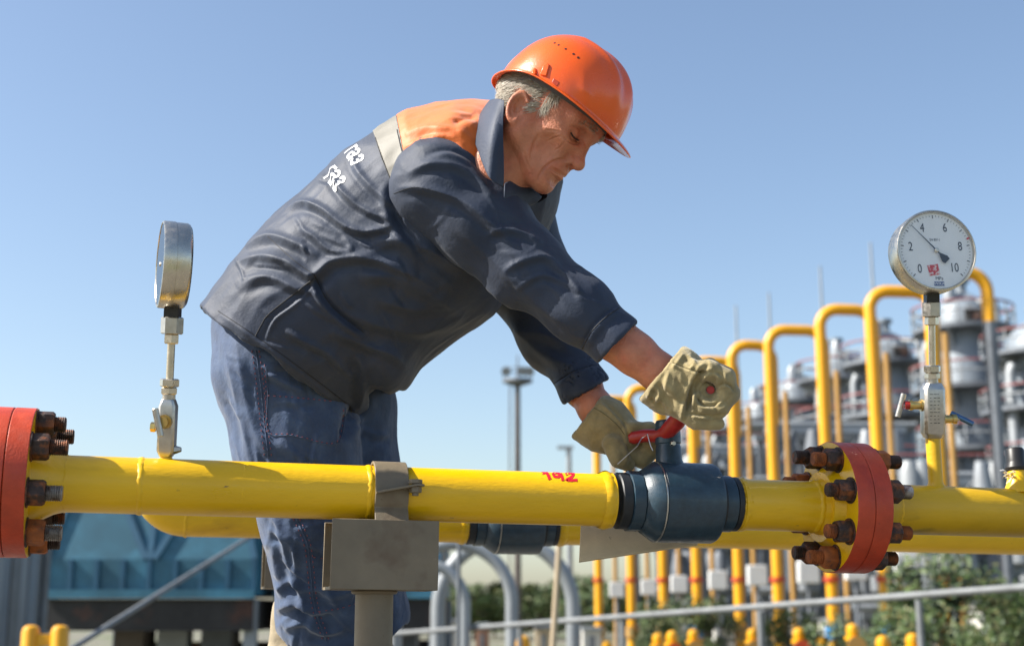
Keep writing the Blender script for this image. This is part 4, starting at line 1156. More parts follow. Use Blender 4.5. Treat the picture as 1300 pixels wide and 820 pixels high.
# hair: short strands combed back over the side of the head
rr = random.Random(12); m = MB(); md = MB()
def head_hit(f, u, sgn=1):
    o_ = HP(f, u, 120 * sgn); h = HB.ray_cast(o_, -HS * sgn); return (h[0], h[1]) if h[0] is not None else (None, None)
def hair_ok(f, u):
    if -21 < f < 13 and -28 < u < 27: return False
    # behind and above the ear, sideburn in front of it
    if -40 < f < 20 and 30 < u < 60: return True
    if -80 < f < -18 and -14 < u < (36 if f < -40 else 75): return True
    if 4 < f < 34 and u > 16 - (34 - f) * .35 + max(0, f - 18) * 1.2: return True
    return False
cnt = 0
for sg in (1, -1):
    cnt = 0
    while cnt < (5200 if sg == 1 else 900):
        f, u = rr.uniform(-80, 44), rr.uniform(-10, 72); cnt += 1
        if not hair_ok(f, u): continue
        p, n = head_hit(f, u, sg)
        if p is None: continue
        lf = rr.uniform(9, 20)
        dirv = (-HF * rr.uniform(.5, 1.0) - HU * rr.uniform(.2, .9)) if f < 20 else (HF * rr.uniform(.0, .4) - HU * rr.uniform(.6, 1.0))
        dirv = (dirv - n * dirv.dot(n)).normalized()
        sd = n.cross(dirv).normalized() * UN * rr.uniform(.22, .45)
        p0 = p - n * UN * .5; p1 = p + dirv * lf * .5 * UN + n * UN * rr.uniform(1.2, 3.2); p2 = p + dirv * lf * UN + n * UN * rr.uniform(.4, 3.4)
        (m if rr.random() < .8 else md).add([p0 - sd, p0 + sd, p1 + sd * .8, p1 - sd * .8, p2], [(0, 1, 2, 3), (3, 2, 4)])
hr = m.build("hair", HAIR, worker, fix=False); md.build("dark_strands", HAIRD, hr, fix=False)
# eyebrows and lashes
for sg in (1, -1):
    m = MB(); ml = MB()
    for k in range(70):
        s = rr.uniform(8, 34); p = HP(95, 33 + rr.uniform(-3.5, 4) - max(0, s - 24) * .3, s * sg); h = HB.ray_cast(p, -HF)
        if h[0] is None: continue
        n = h[1]; d = (HS * sg * rr.uniform(.5, 1) + HU * rr.uniform(-.2, .7) + HF * .3); d = (d - n * d.dot(n) * .7).normalized(); sd = n.cross(d).normalized() * UN * .4
        q = h[0]; m.add([q - sd, q + sd, q + d * 7 * UN + n * UN * 2], [(0, 1, 2)])
    pts = []
    for k in range(13):
        t = k / 12; s = (11 + 20 * t) * sg; p = HP(100, 12.5 + 2.2 * sin(pi * t) * -1 + 1.2, s); h = HB.ray_cast(p, -HF)
        if h[0] is not None: pts.append(h[0] + h[1] * UN * .25)
    if len(pts) > 3: ml.tube(pts, [UN * 1.0] * len(pts), 6)
    for k in range(22):
        t = rr.random(); s = (12 + 19 * t) * sg; p = HP(100, 13.2, s); h = HB.ray_cast(p, -HF)
        if h[0] is None: continue
        d = (HF * .9 - HU * .7 + HS * sg * .3).normalized(); sd = HS * UN * .3; q = h[0]
        ml.add([q - sd, q + sd, q + d * 6 * UN], [(0, 1, 2)])
    m.build('eyebrow', HAIR, body, fix=False); ml.build('eyelash', LASH, body, fix=False)


# ---------------------------------------------------------------- hard hat
def helmet_pt(ph, v):
    """ph: angle from the face direction round the head; v: 0 rim .. 1 crown"""
    c, s = cos(ph), sin(ph)
    a = 88 if c > 0 else 82; b = 73
    rim = 45 - (22 * max(0, -c) ** 2.0) - (3 * max(0, c) ** 3)
    top = 127
    r = (1 - v ** 2.5) ** (1 / 2.3)
    u = rim + (top - rim) * v
    f = 11 + a * c * r * (1 + .03 * (1 - v)); sd = b * s * r * (1 + .04 * (1 - v))
    # ribs along the crown, fading towards the rim
    k = max(0, min(1, (v - .30) / .35)) * (1 if c > -.2 else max(0, 1 + (c + .2) * 2))
    bump = 3.6 * math.exp(-(sd / 8) ** 2) + 3.0 * math.exp(-((abs(sd) - 30) / 6) ** 2) - 1.2 * math.exp(-((abs(sd) - 17) / 5) ** 2)
    n = Vector((f - 11, 0, 0)) + Vector((0, u - 40, 0)) + Vector((0, 0, sd)); n.normalize()
    # the raised side panel edge
    e = .0
    f += n.x * bump * k; u += n.y * bump * k; sd += n.z * bump * k
    # crease from the temple up to the front rib
    cr = 2.2 * math.exp(-((math.degrees(ph) % 360 if ph >= 0 else 0) - 52) ** 2 / 40) if False else 0
    for w0 in (50, 310):
        dd = (math.degrees(ph) % 360) - w0 - (v - .1) * (40 if w0 < 180 else -40)
        bb = 2.4 * math.exp(-(dd / 5.5) ** 2) * max(0, 1 - abs(v - .20) / .24)
        f += n.x * bb; u += n.y * bb; sd += n.z * bb
    return f, u, sd
m = MB(); NP_, NV = 112, 34; vs = []; fs = []
def brim_ring(ph, k):
    f, u, s = helmet_pt(ph, 0); c, sn = cos(ph), sin(ph)
    pk = max(0, c) ** 2.2
    ex = (3.0 + 25 * pk + 5 * max(0, -c) ** 2) * k
    dr = (1.0 + 7 * pk * k + 4 * max(0, -c) ** 2 * k) * k
    rad = Vector((c * 88, sn * 73, 0)).normalized()
    return f + rad.x * ex, u - dr, s + rad.y * ex
for k in (1.0, .97, .6, .25):
    for i in range(NP_):
        f, u, s = brim_ring(2 * pi * i / NP_, k); 
        if k == 1.0: u -= 1.4
        vs.append(HP(f, u, s))
for j in range(NV):
    v = (j / (NV - 1)) ** 1.0 * .999
    v = 1 - (1 - j / (NV - 1)) ** 1.35 if j else 0
    v = min(v, .9995)
    for i in range(NP_): vs.append(HP(*helmet_pt(2 * pi * i / NP_, v)))
for j in range(NV + 3):
    for i in range(NP_): fs.append((j * NP_ + i, j * NP_ + (i + 1) % NP_, (j + 1) * NP_ + (i + 1) % NP_, (j + 1) * NP_ + i))
fs.append(tuple((NV + 3) * NP_ + i for i in range(NP_)))
m.add(vs, fs); hat = m.build("hard_hat", HELM, worker)
sh_v = np.array([tuple(v) for v in vs]); hatB = BVHTree.FromPolygons([Vector(v) for v in vs], fs)
s = hat.modifiers.new("s", 'SOLIDIFY'); s.thickness = 2.4 * UN; s.offset = -1
b = hat.modifiers.new("b", 'SUBSURF'); b.levels = 1; b.render_levels = 1
VENTSHADE = mat("vent_shade", (.05, .006, .002), .6)  # dark discs stand in for the shade inside the vents
for (px, py) in ((704, 55), (709, 57.5), (718, 62.5), (728, 69), (734, 73.5)):
    h = hatB.ray_cast(CAM, ray(px, py))
    if h[0] is None: continue
    n = h[1] if h[1].dot(ray(px, py)) < 0 else -h[1]
    MB().lathe(h[0] - n * .001, n, [(0, .0024), (.0014, .0024), (.0015, .0016)], 14).build("vent_shade_disc", VENTSHADE, hat)
# side slot and boss for accessories
def hat_patch(name, pts, hgt, mt):
    P = []; N = Vector((0, 0, 0))
    for (px, py) in pts:
        h = hatB.ray_cast(CAM, ray(px, py)); P.append(h[0]); n = h[1] if h[1].dot(ray(px, py)) < 0 else -h[1]; N += n
    N.normalize(); m_ = MB().prism([p - N * .003 for p in P], N * (hgt + .003)); return m_.build(name, mt, hat, bevel=.0015)
hat_patch("slot_boss", [(686, 96), (690, 84), (696, 81), (698, 84), (694, 98)], .0035, HELM)
hat_patch("slot_boss", [(675, 94), (678, 87), (681, 88), (680, 96)], .0025, HELM)
hat_patch("slot_shade_patch", [(700, 105), (703, 99), (711, 105), (707, 111)], .0006, mat("helmet_slot_shade", (.45, .04, .006), .5))  # thin darker-orange patch, the slot's inner shade put into its colour
# inner band
m = MB(); vs = []; fs = []
for v, u0 in ((0, 40), (1, 62)):
    for i in range(64):
        a = 2 * pi * i / 64; vs.append(HP(8 + (76 if cos(a) > 0 else 76) * cos(a), u0 - (16 if cos(a) < -.3 else 0) * max(0, -cos(a)) , 60 * sin(a)))
for i in range(64): fs.append((i, (i + 1) % 64, 64 + (i + 1) % 64, 64 + i))
m.add(vs, fs); m.build("head_band", mat("head_band_plastic", (.10, .09, .08), .6), hat)

# ---------------------------------------------------------------- gloves
VD = np.array(FWD, np.float32)
g1 = 2.455
RG = [(A3(836, 475, g1 + .005), half(41, g1), .047), (A3(856, 484, g1), half(41, g1), .047), (A3(872, 490, g1), half(36, g1), .046)]
def rglove(P):
    hand = loft(P, RG, VD, .02)
    d = hand
    for k in range(4):
        z = g1 - .046 + .0275 * k; dy = (0, -1, 0, 3)[k]; dx = (0, 1.5, 1, -2)[k]; r = half((12.2, 12.6, 12.4, 11.2)[k], g1)
        pts = [(A3(880 + dx, 470 + dy, z + .006), r), (A3(900 + dx, 470 + dy, z), r), (A3(919 + dx, 480 + dy, z), r), (A3(924 + dx, 500 + dy, z), r * .98), (A3(912 + dx, 517 + dy, z), r * .96), (A3(895 + dx, 519 + dy, z), r * .92), (A3(886 + dx, 508 + dy, z + .004), r * .8)]
        d = smin(d, chain(P, pts, .006), .0055)
    th = chain(P, [(A3(858, 516, g1 - .030), half(13, g1)), (A3(884, 532, g1 - .040), half(12, g1)), (A3(911, 538, g1 - .038), half(8, g1))], .008)
    d = smin(d, th, .006)
    # the mouth of the rolled fist round the lever
    d = smin(d, rcone(P, A3(897, 497, g1 - .036), A3(897, 497, g1 + .02), half(11, g1), half(11, g1)), .004)
    d = smax(d, -rcone(P, A3(892, 499, g1 - .075), A3(910, 491.5, g1 - .075), half(6.5, g1), half(6.5, g1)), .005)
    d = smax(d, -np.maximum(rcone(P, A3(892, 499, g1 - .05), A3(910, 491.5, g1 - .05), half(13, g1), half(13, g1)), rcone(P, A3(901, 495.2, g1 - .09), A3(901, 495.2, g1 - .036), half(9, g1), half(4.5, g1))), .004)
    x, y, z = proj(P)
    c = -(((x - 865) * (508 - 442) - (y - 442) * (810 - 865)) / sqrt(66 ** 2 + 55 ** 2)) * -1
    c = -((x - 865) * 66 + (y - 442) * 55) / sqrt(66 ** 2 + 55 ** 2) * z / FPX       # left of the cuff edge
    d2 = smax(d, c, .004)
    return np.maximum(d2, -np.maximum(hand + .006, -1.0 * 0 + c) - (c < -.045) * 1.0)
lo, hi = box_of([at(785, 420, 2.3), at(955, 565, 2.3), at(785, 420, 2.62), at(955, 565, 2.62)], .01)
V, F = sdf_mesh(rglove, lo, hi, .0022)
V = crumple(V, F, .0014, 30, .6, 41); V = crumple(V, F, .0006, 80, .6, 42)
V = folds(V, F, [
    (smooth_poly([(900, 462), (888, 474), (878, 492), (873, 512), (869, 536)]), -.0055, 2.6, .7),
    (smooth_poly([(906, 466), (893, 480), (884, 498), (880, 520), (884, 530)]), .0035, 3.0, .5),
    (smooth_poly([(846, 456), (868, 466), (892, 474)]), -.0022, 1.6, .6),
    (smooth_poly([(832, 512), (838, 500), (830, 490)]), .004, 3), (smooth_poly([(822, 508), (826, 496), (832, 486)]), .003, 3),
    (smooth_poly([(880, 455), (886, 466), (900, 470)]), .003, 3), (smooth_poly([(872, 450), (880, 462), (874, 470)]), .003, 2.6),
    (smooth_poly([(882, 506), (896, 516), (916, 514), (930, 500)]), -.002, 2.4, .4),
    (smooth_poly([(888, 476), (904, 472), (920, 478)]), -.003, 2.2, .5),
    (smooth_poly([(840, 480), (856, 500), (862, 520)]), .002, 5),
    (smooth_poly([(910, 491), (919, 487), (928, 490), (932, 497)]), -.0045, 1.8, .5), (smooth_poly([(892, 499), (887, 506), (892, 513), (905, 514), (916, 506)]), -.0045, 1.9, .5),
    (smooth_poly([(890, 480), (884, 490), (884, 502), (890, 512)]), -.0040, 1.8, .5), (smooth_poly([(873, 524), (890, 527), (910, 528), (922, 524)]), -.005, 2.0, .5),
    (smooth_poly([(905, 470), (912, 480), (911, 488)]), .0025, 2.4), (smooth_poly([(918, 474), (922, 484), (918, 490)]), .002, 2.4), (smooth_poly([(905, 512), (910, 520), (908, 526)]), -.002, 1.8),
    (smooth_poly([(850, 470), (846, 485), (842, 500)]), .0022, 3), (smooth_poly([(862, 476), (868, 490), (866, 505)]), .002, 3), (smooth_poly([(820, 500), (836, 506), (850, 518)]), .0025, 3), (smooth_poly([(868, 448), (858, 462), (852, 470)]), .0022, 2.5),
], 1.4); V = relax(V, F, 1, .3)
gl = np_mesh("glove", V, F, GLOVE, worker); B = bvh_of(V, F)
seam("glove_seam", B, smooth_poly([(845, 456), (866, 465), (890, 473)]), .0008, mat("glove_thread", (.16, .13, .06), .9), gl)
g2 = 2.665
LG = [(A3(744, 528, g2 + .03), half(33, g2), .046), (A3(768, 540, g2 + .01), half(33, g2), .046), (A3(796, 556, g2), half(25, g2), .046)]
def lglove(P):
    hand = loft(P, LG, VD, .02); d = hand
    for k in range(4):
        z = g2 - .032 + .024 * k; r = half((11, 11.5, 11, 10)[k], g2); dx = -1.5 * k
        pts = [(A3(802 + dx, 546, z), r), (A3(824 + dx, 548, z), r), (A3(830 + dx, 568, z), r), (A3(816 + dx, 582, z), r * .95), (A3(800 + dx, 578, z), r * .85)]
        d = smin(d, chain(P, pts, .006), .0055)
    th = chain(P, [(A3(778, 564, g2 - .04), half(13, g2)), (A3(786, 582, g2 - .05), half(11, g2)), (A3(797, 590, g2 - .045), half(8, g2))], .008)
    d = smin(d, th, .006)
    d = smax(d, -rcone(P, A3(797, 556, g2 - .062), A3(832, 549, g2 - .075), half(11, g2), half(11, g2)), .005)
    x, y, z = proj(P)
    c = -((x - 764) * 49 + (y - 503) * 37) / sqrt(49 ** 2 + 37 ** 2) * z / FPX
    d2 = smax(d, c, .004)
    return np.maximum(d2, -np.maximum(hand + .006, c) - (c < -.045) * 1.0)
lo, hi = box_of([at(700, 480, 2.5), at(850, 610, 2.5), at(700, 480, 2.8), at(850, 610, 2.8)], .01)
V, F = sdf_mesh(lglove, lo, hi, .0024)
V = crumple(V, F, .0014, 30, .6, 47); V = crumple(V, F, .0006, 80, .6, 48)
V = folds(V, F, [(smooth_poly([(764, 508), (785, 528), (796, 545), (800, 570)]), -.003, 2, .6), (smooth_poly([(790, 560), (796, 578), (792, 592)]), .003, 3)]); V = relax(V, F, 1, .4)
gl2 = np_mesh("glove", V, F, GLOVE, worker); B = bvh_of(V, F)
seam("glove_seam", B, smooth_poly([(740, 512), (762, 522), (782, 538), (793, 552)]), .0008, mat("glove_thread", (.16, .13, .06), .9), gl2)
# ================================================================== the plant behind, far out of focus
TEAL = mat("teal_steel_paint", (.026, .105, .155), .5, var=.2, vscale=1.5, col2=(.05, .2, .30), mix=(.45, .7), mscale=.8)
TEALD = mat("teal_stiffener_paint", (.018, .085, .15), .55, var=.2, vscale=2)
DARK = mat("dark_machinery", (.022, .02, .019), .7, var=.5, vscale=2, col2=(.09, .035, .02), mix=(.55, .7), mscale=1.2)
LGREY = mat("light_grey_steel", (.25, .27, .285), .5, .1, var=.15, vscale=1.5)
MGREY = mat("tower_grey_paint", (.20, .23, .26), .5, .1, var=.2, vscale=.7, rvar=.1)
DGREY = mat("dark_grey_steel", (.13, .145, .165), .6, .1, var=.3, vscale=1)
INSUL = mat("bright_cladding", (.27, .29, .31), .4, .2, var=.2, vscale=1)
FYEL = mat("loop_pipe_yellow", (.70, .33, .004), .4, var=.08, vscale=.6)
OCHRE = mat("dull_ochre", (.36, .20, .05), .6, var=.2, vscale=.6)  # dull brown-yellow, darker than the loop yellow
RAILR = mat("railing_red_brown", (.25, .085, .08), .6, var=.2, vscale=1)
WHT = mat("white_cabinet_paint", (.58, .58, .57), .5, var=.06, vscale=2)
GALV = mat("galvanised_steel", (.17, .18, .185), .65, .2, var=.2, vscale=4)
BROWNM = mat("mast_weathered_steel", (.10, .083, .072), .7, var=.3, vscale=.8)
BARK = mat("bark", (.10, .075, .05), .9, var=.3, vscale=6)
LEAF = [mat("leaf_dark", (.035, .065, .018), .6, var=.35, vscale=.8), mat("leaf_mid", (.060, .095, .022), .6, var=.35, vscale=.8), mat("leaf_dry", (.11, .115, .04), .6, var=.35, vscale=.8)]
FBLUE = mat("blue_base_paint", (.04, .22, .48), .5)
X_ = Vector((1, 0, 0)); Y_ = Vector((0, 1, 0)); Z_ = Vector((0, 0, 1))

# ---- air cooler
def cooler(x0p, x1p, Y, label, nrib):
    a = far(x0p, 710, Y); b = far(x1p, 755, Y); x0, x1, zt, zb = a.x, b.x, a.z, b.z; dep = 5.0
    top = far(300, 606, Y).z
    g = empty("air_cooler", Vector(((x0 + x1) / 2, Y, 0)), label, "air cooler")
    MB().bx(x0, x1, Y, Y + dep, zb, zt).build("plenum_band", TEAL, g)
    for k in range(nrib + 1):
        x = x0 + (x1 - x0) * k / nrib
        MB().bx(x - .04, x + .04, Y - .07, Y - .002, zb + .10, zt).build("rib", TEALD, g)
    MB().bx(x0 - .03, x1 + .03, Y - .10, Y - .003, zb - .06, zb + .098).build("bottom_rail", TEAL, g)
    ins = .3
    p = [Vector((x0, Y, zt + .003)), Vector((x1, Y, zt + .003)), Vector((x1 - .05, Y + ins, top)), Vector((x0 + .05, Y + ins, top))]
    q = [Vector((x0, Y + dep, zt + .003)), Vector((x1, Y + dep, zt + .003)), Vector((x1 - .05, Y + dep - ins, top)), Vector((x0 + .05, Y + dep - ins, top))]
    hd = MB().add(p + q, [(0, 1, 2, 3), (4, 7, 6, 5), (0, 3, 7, 4), (1, 5, 6, 2), (3, 2, 6, 7)], 0, False).build("hood", TEAL, g)
    n = (p[1] - p[0]).cross(p[3] - p[0]).normalized(); n = n if n.y < 0 else -n
    w = x1 - x0
    for (f0, f1) in ((.10, .0), (.5, .5), (.28, .48), (.74, .52), (.9, 1.0)):
        s0 = p[3].lerp(p[2], f0) + n * .03; s1 = p[0].lerp(p[1], f1) + n * .03
        d = (s1 - s0); MB().box((s0 + s1) / 2, d, n.cross(d), n, d.length / 2, .055, .03).build("stiffener", TEALD, hd)
    MB().bx(x0 + .02, x1 - .02, Y + .02, Y + dep - .1, zb - .62, zb - .065).build("underside_shade_box", DARK, g)  # dark box stands in for the shaded underside and hides the sky
    for k in range(2):
        cx = x0 + w * (.28 + .44 * k); MB().lathe((cx, Y + dep / 2, zb - 1.0), Z_, [(0, .35), (.5, .35), (.5, .15), (.9, .15)], 20).build("fan_motor", DARK, g)
    for fx in (0.02, .98):
        for yy in (Y + .25, Y + dep - .25):
            MB().bx(x0 + w * fx - .11, x0 + w * fx + .11, yy - .11, yy + .11, 0, zb - .061).build("column", LGREY if fx > .5 else MGREY, g)
    MB().bx(x0 + .3, x1 - .3, Y + 4.2, Y + 4.6, 0, zb - .9).build("header_wall", DARK, g)
    for k in range(3):
        cx = x0 + w * (.3 + .22 * k); MB().bx(cx - .28, cx + .28, Y + 1.6, Y + 2.1, 0, far(200, 796 - 4 * k, Y).z).build("pump_box", [BROWNM, LGREY, DGREY][k], g)
    return g
cooler(58, 322, 25, "blue-green air cooler with a sloping hood, at the far left under the pipe", 8)
cooler(352, 556, 26, "blue-green air cooler behind the worker's legs, showing right of the bracket", 6)
# ---- grey cladding wall at the left edge
wl = empty("cladding_wall", far(20, 800, 17) * 1.0, "light grey ribbed cladding wall at the left edge below the red flange", "wall")
wl.location.z = 0
a = far(-60, 700, 16); b = far(52, 700, 21); N_ = 9; ztop = far(20, 655, 18).z
for k in range(N_):
    p = a.lerp(b, k / N_); q = a.lerp(b, (k + 1) / N_); d = (q - p); d.z = 0; nrm = Vector((d.y, -d.x, 0)).normalized()
    c = (p + q) / 2; c.z = ztop / 2 + .02
    MB().box(c + nrm * (.03 if k % 2 else 0), d, nrm, Z_, d.length / 2 * .96, .06, ztop / 2).build("panel", [LGREY, MGREY, GALV][k % 3], wl)
MB().cyl(Vector((b.x + .12, b.y - .1, 0)), Vector((b.x + .12, b.y - .1, ztop + .3)), .07, n=12).build("downpipe", GALV, wl)
# ---- leaning brace
p0 = far(70, 836, 15); p0.z = max(0, p0.z); p1 = far(345, 664, 25)
br = MB().cyl(p0 + (p0 - p1) * .12, p1, .034, n=12)
tag(br.build("brace_rod", GALV), "grey steel rod slanting up to the right in front of the cooler", "rod")
# ---- yellow guard
g = empty("guard_rail", Vector((far(57, 800, 12).x, 12, 0)), "yellow two-post guard at the bottom left corner", "guard rail")
for px, py in ((40, 793), (77, 793)):
    c = far(px, py, 12); MB().lathe((c.x, 12, 0), Z_, [(0, .075), (c.z - .05, .075), (c.z - .015, .06), (c.z, .03)], 18).build("post", FYEL, g)
c0, c1 = far(40, 812, 12), far(77, 812, 12); MB().bx(c0.x + .06, c1.x - .06, 11.96, 12.04, c0.z - .05, c0.z + .05).build("crossbar", FYEL, g)
# ---- grey pipe arches
for (cx, rpx, py, Y, tw, lb) in ((577, 72, 690, 22, 8, "thick grey pipe arch nearest the bracket"), (642, 84, 684, 24, 9, "thick grey pipe arch under the rear valve"), (540, 50, 716, 20, 7, "low grey pipe arch partly behind the bracket")):
    c = far(cx, py, Y); r = rpx / FPX * Y; pts = [Vector((c.x - r, Y, 0)), Vector((c.x - r, Y, c.z - r))]
    for k in range(1, 24):
        an = pi - pi * k / 24; pts.append(Vector((c.x + r * cos(an), Y, c.z - r + r * sin(an))))
    pts += [Vector((c.x + r, Y, c.z - r)), Vector((c.x + r, Y, 0))]
    e = empty("arch_pipe", (c.x, Y, 0), lb, "pipe", "grey pipe arches")
    MB().tube(pts, tw / FPX * Y, 20).build("bend", LGREY, e)
    for s_ in (-1, 1): MB().lathe((c.x + r * s_, Y, .9), Z_, [(0, tw / FPX * Y * 1.6), (.12, tw / FPX * Y * 1.6)], 20).build("flange", LGREY, e)
# ---- lamp masts and thin poles
def pole(name, px, pt, Y, r, mt, lab, cat="pole", lean=0.0):
    c = far(px, pt, Y); o = MB().cyl((c.x - lean, Y, 0), c, r, r * .85, 14).build(name, mt); tag(o, lab, cat); return o
Y = 90; c = far(657, 490, Y); mst = empty("floodlight_mast", (c.x, Y, 0), "tall brown floodlight mast with a round platform, left of the far glove", "mast")
MB().cyl((c.x, Y, 0), (c.x, Y, c.z + .2), .24, .18, 16).build("shaft", BROWNM, mst)
MB().cyl((c.x - .55, Y - .1, 0), (c.x - .5, Y - .1, c.z), .05, n=8).build("ladder", BROWNM, mst)
pf = MB().lathe((c.x, Y, c.z), Z_, [(0, .3), (.25, 1.0), (.30, 1.0), (.42, .95)], 24).build("platform", DGREY, mst)
for k in range(8):
    an = 2 * pi * k / 8; MB().cyl((c.x + .95 * cos(an), Y + .95 * sin(an), c.z + .3), (c.x + .95 * cos(an), Y + .95 * sin(an), c.z + 1.1), .035, n=6).build("railing_post", DGREY, pf)
m = MB(); pts = [(c.x + .95 * cos(2 * pi * k / 24), Y + .95 * sin(2 * pi * k / 24), c.z + 1.1) for k in range(25)]; m.tube(pts, .04, 6); m.build("railing", DGREY, pf)
for dx in (-.75, .35, .8): MB().lathe((c.x + dx, Y - .5, c.z + .95), (0, -1, -.35), [(0, .12), (.25, .32), (.34, .32)], 16).build("floodlight", LGREY, mst)
MB().cyl((c.x, Y, c.z), (c.x, Y, c.z + 2.1), .10, .03, n=8).build("spire", BROWNM, mst)
lp = far(722, 568, 60); l = empty("lamp_post", (lp.x, 60, 0), "slim pale lamp post between the mast and the valve", "lamp post")
MB().cyl((lp.x, 60, 0), lp, .16, .11, 12).build("post", LGREY, l); MB().box(lp + Vector((-.15, 0, 0)), X_, Y_, Z_, .35, .12, .07).build("lamp_head", LGREY, l)
pole("thin_pole", 712, 660, 14, .035, mat("tan_pole_paint", (.38, .30, .20), .7), "thin tan pole leaning beside the grey arch under the valve", lean=.20)
pole("thin_pole", 583, 660, 13, .022, DGREY, "thin dark rod right of the bracket")
for k, (px, pt, Y) in enumerate(((1105, 308, 118), (1041, 338, 124), (976, 372, 132), (934, 388, 140))):
    c = far(px, pt, Y); o = MB().cyl((c.x, Y, 0), c, .26, .10, 10).build("lightning_rod", LGREY)
    tag(o, "thin pale lightning rod rising above the " + ["nearest yellow loop beside the dial", "second yellow loop", "third yellow loop", "fourth yellow loop above the glove"][k], "lightning rod", "lightning rods")
# ---- yellow pipe loops
LOOPS = [(1178, 345, 1243), (1103, 370, 1163), (1040, 393, 1095), (975, 419, 1030), (928, 438, 968), (877, 458, 921), (836, 477, 868), (797, 493, 819), (757, 507, 776)]
ordn = ["behind the dial gauge", "just left of the dial gauge", "second to the left of the dial gauge", "third to the left of the dial gauge", "just right of the near glove", "rising behind the near glove",
        "behind the valve's neck", "between the two gloves", "leftmost of the row, by the far glove"]
for k, (px, py, pe) in enumerate(LOOPS):
    Y = 10.4 * FPX / (775 - py); c = far(px, py, Y); e_ = far(pe, py, Y); r = .20; br_ = .62
    g = empty("pipe_loop", (c.x, Y, 0), "tall yellow pipe loop " + ordn[k], "pipe loop", "yellow pipe loops in a row")
    pts = [Vector((c.x, Y, 0)), Vector((c.x, Y, c.z - br_))]
    for j in range(1, 9): an = pi / 2 * j / 8; pts.append(Vector((c.x + br_ * (1 - cos(an)), Y + .0, c.z - br_ + br_ * sin(an))))
    ex = far(LOOPS[k - 1][0] + 6, py, Y).x if k else e_.x + .25
    pts.append(Vector((ex - br_, Y + .1, c.z)))
    for j in range(1, 9): an = pi / 2 * j / 8; pts.append(Vector((ex - br_ + br_ * sin(an), Y + .12, c.z - br_ + br_ * cos(an))))
    zlow = c.z - 3.2 if k else c.z - 1.6
    pts.append(Vector((ex, Y + .12, zlow)))
    MB().tube(pts, r, 20).build("bend", FYEL, g)
    MB().cyl((ex, Y + .12, 0), (ex, Y + .12, zlow + .002), .2, n=16).build("down_leg", DGREY, g)
    cc = far(px + 22, py + 78, Y + 2)
    MB().cyl((cc.x, Y + 2, 0), (cc.x, Y + 2, cc.z), .11, n=14).build("return_pipe", OCHRE, g)
    zc = far(px, 738, Y).z; MB().lathe((c.x, Y, zc), Z_, [(0, r * 1.35), (.16, r * 1.35)], 20).build("red_collar", RED, g)
    zc = far(px, 800, Y).z; MB().lathe((c.x, Y, max(.2, zc - .3)), Z_, [(0, r * 1.5), (.5, r * 1.5)], 20).build("base_collar", FBLUE if k in (1, 2, 5) else OCHRE, g)
# ---- grey towers
def tower_proto():
    g = empty("process_tower", (0, 0, 0))
    R_ = 1.42; Ht = 18.2
    MB().lathe((0, 0, 0), Z_, [(0, R_ * 1.1), (2.5, R_ * 1.1), (2.5, R_), (Ht - 1.4, R_), (Ht - .75, R_ * .86), (Ht - .3, R_ * .55), (Ht, .3), (Ht + .5, .28), (Ht + .5, .45), (Ht + .7, .45)], 28).build("shell", MGREY, g)
    MB().lathe((-.5, -.9, Ht - .6), Z_, [(0, .32), (.7, .34), (1.0, .2)], 16).build("dome_cover", INSUL, g)
    for zi, rz in ((16.0, 2.55), (12.9, 2.75), (9.8, 2.6), (6.6, 2.7)):
        dk = MB().lathe((0, 0, zi), Z_, [(0, R_ + .003), (.0, rz), (.22, rz), (.221, R_ + .003)], 28, caps=False).build("platform", DGREY, g)
        for hh in (.6, 1.1):
            MB().tube([(rz * cos(2 * pi * k / 24), rz * sin(2 * pi * k / 24), zi + .22 + hh) for k in range(25)], .055, 6).build("rail", RAILR if hh > 1 else LGREY, dk)
        m = MB()
        for k in range(12):
            an = 2 * pi * k / 12; m = MB().cyl((rz * cos(an), rz * sin(an), zi + .22), (rz * cos(an), rz * sin(an), zi + 1.35), .05, n=6); m.build("rail_post", LGREY, dk)
        for k in range(6):
            an = 2 * pi * k / 6 + .3; d = Vector((cos(an), sin(an), 0))
            MB().prism([d * R_ * .99 + Z_ * (zi - .9), d * R_ * .99 + Z_ * (zi - .003), d * (rz - .1) + Z_ * (zi - .003)], d.cross(Z_) * .1).build("bracket", LGREY, dk)
    for (x, y, r, z1) in ((-1.9, -.9, .24, 15.5), (1.75, -1.2, .2, 17.5), (-.8, -1.85, .14, 12.5), (.5, -2.0, .18, 9.5)):
        MB().tube([(x, y, 0), (x, y, z1 - .5), (x * .96, y * .95, z1 - .12), (x * .5, y * .5, z1)], r, 12).build("riser_pipe", LGREY if r > .15 else INSUL, g)
    for (an, z, s_) in ((200, 14.4, .5), (250, 11.2, .6), (300, 8.3, .5), (230, 5.0, .7), (285, 17.0, .35)):
        d = Vector((cos(radians(an)), sin(radians(an)), 0)); MB().cyl(d * 1.3 + Z_ * z, d * 2.1 + Z_ * z, s_ * .5, n=16).build("manway", INSUL, g)
    MB().bx(.3, 1.1, -2.2, -1.6, 17.0 - .8, 17.0 - .1).build("valve_box", DARK, g)
    return g
tp = tower_proto()
TW = [(1247, 70), (1345, 63), (1143, 78), (1078, 86), (1024, 94), (978, 102), (937, 110), (903, 118), (872, 126)]
tl = ["nearest grey tower with ringed platforms at the right, behind the gauge stem", "grey tower cut off by the right edge of the picture", "grey tower with platforms just left of the gauge stem",
      "grey tower between the second and third yellow loops", "grey tower behind the third yellow loop", "grey tower between the third and fourth loops from the gauge", "grey tower right of the near glove", "grey tower half hidden by the near glove", "farthest grey tower, below the near glove"]
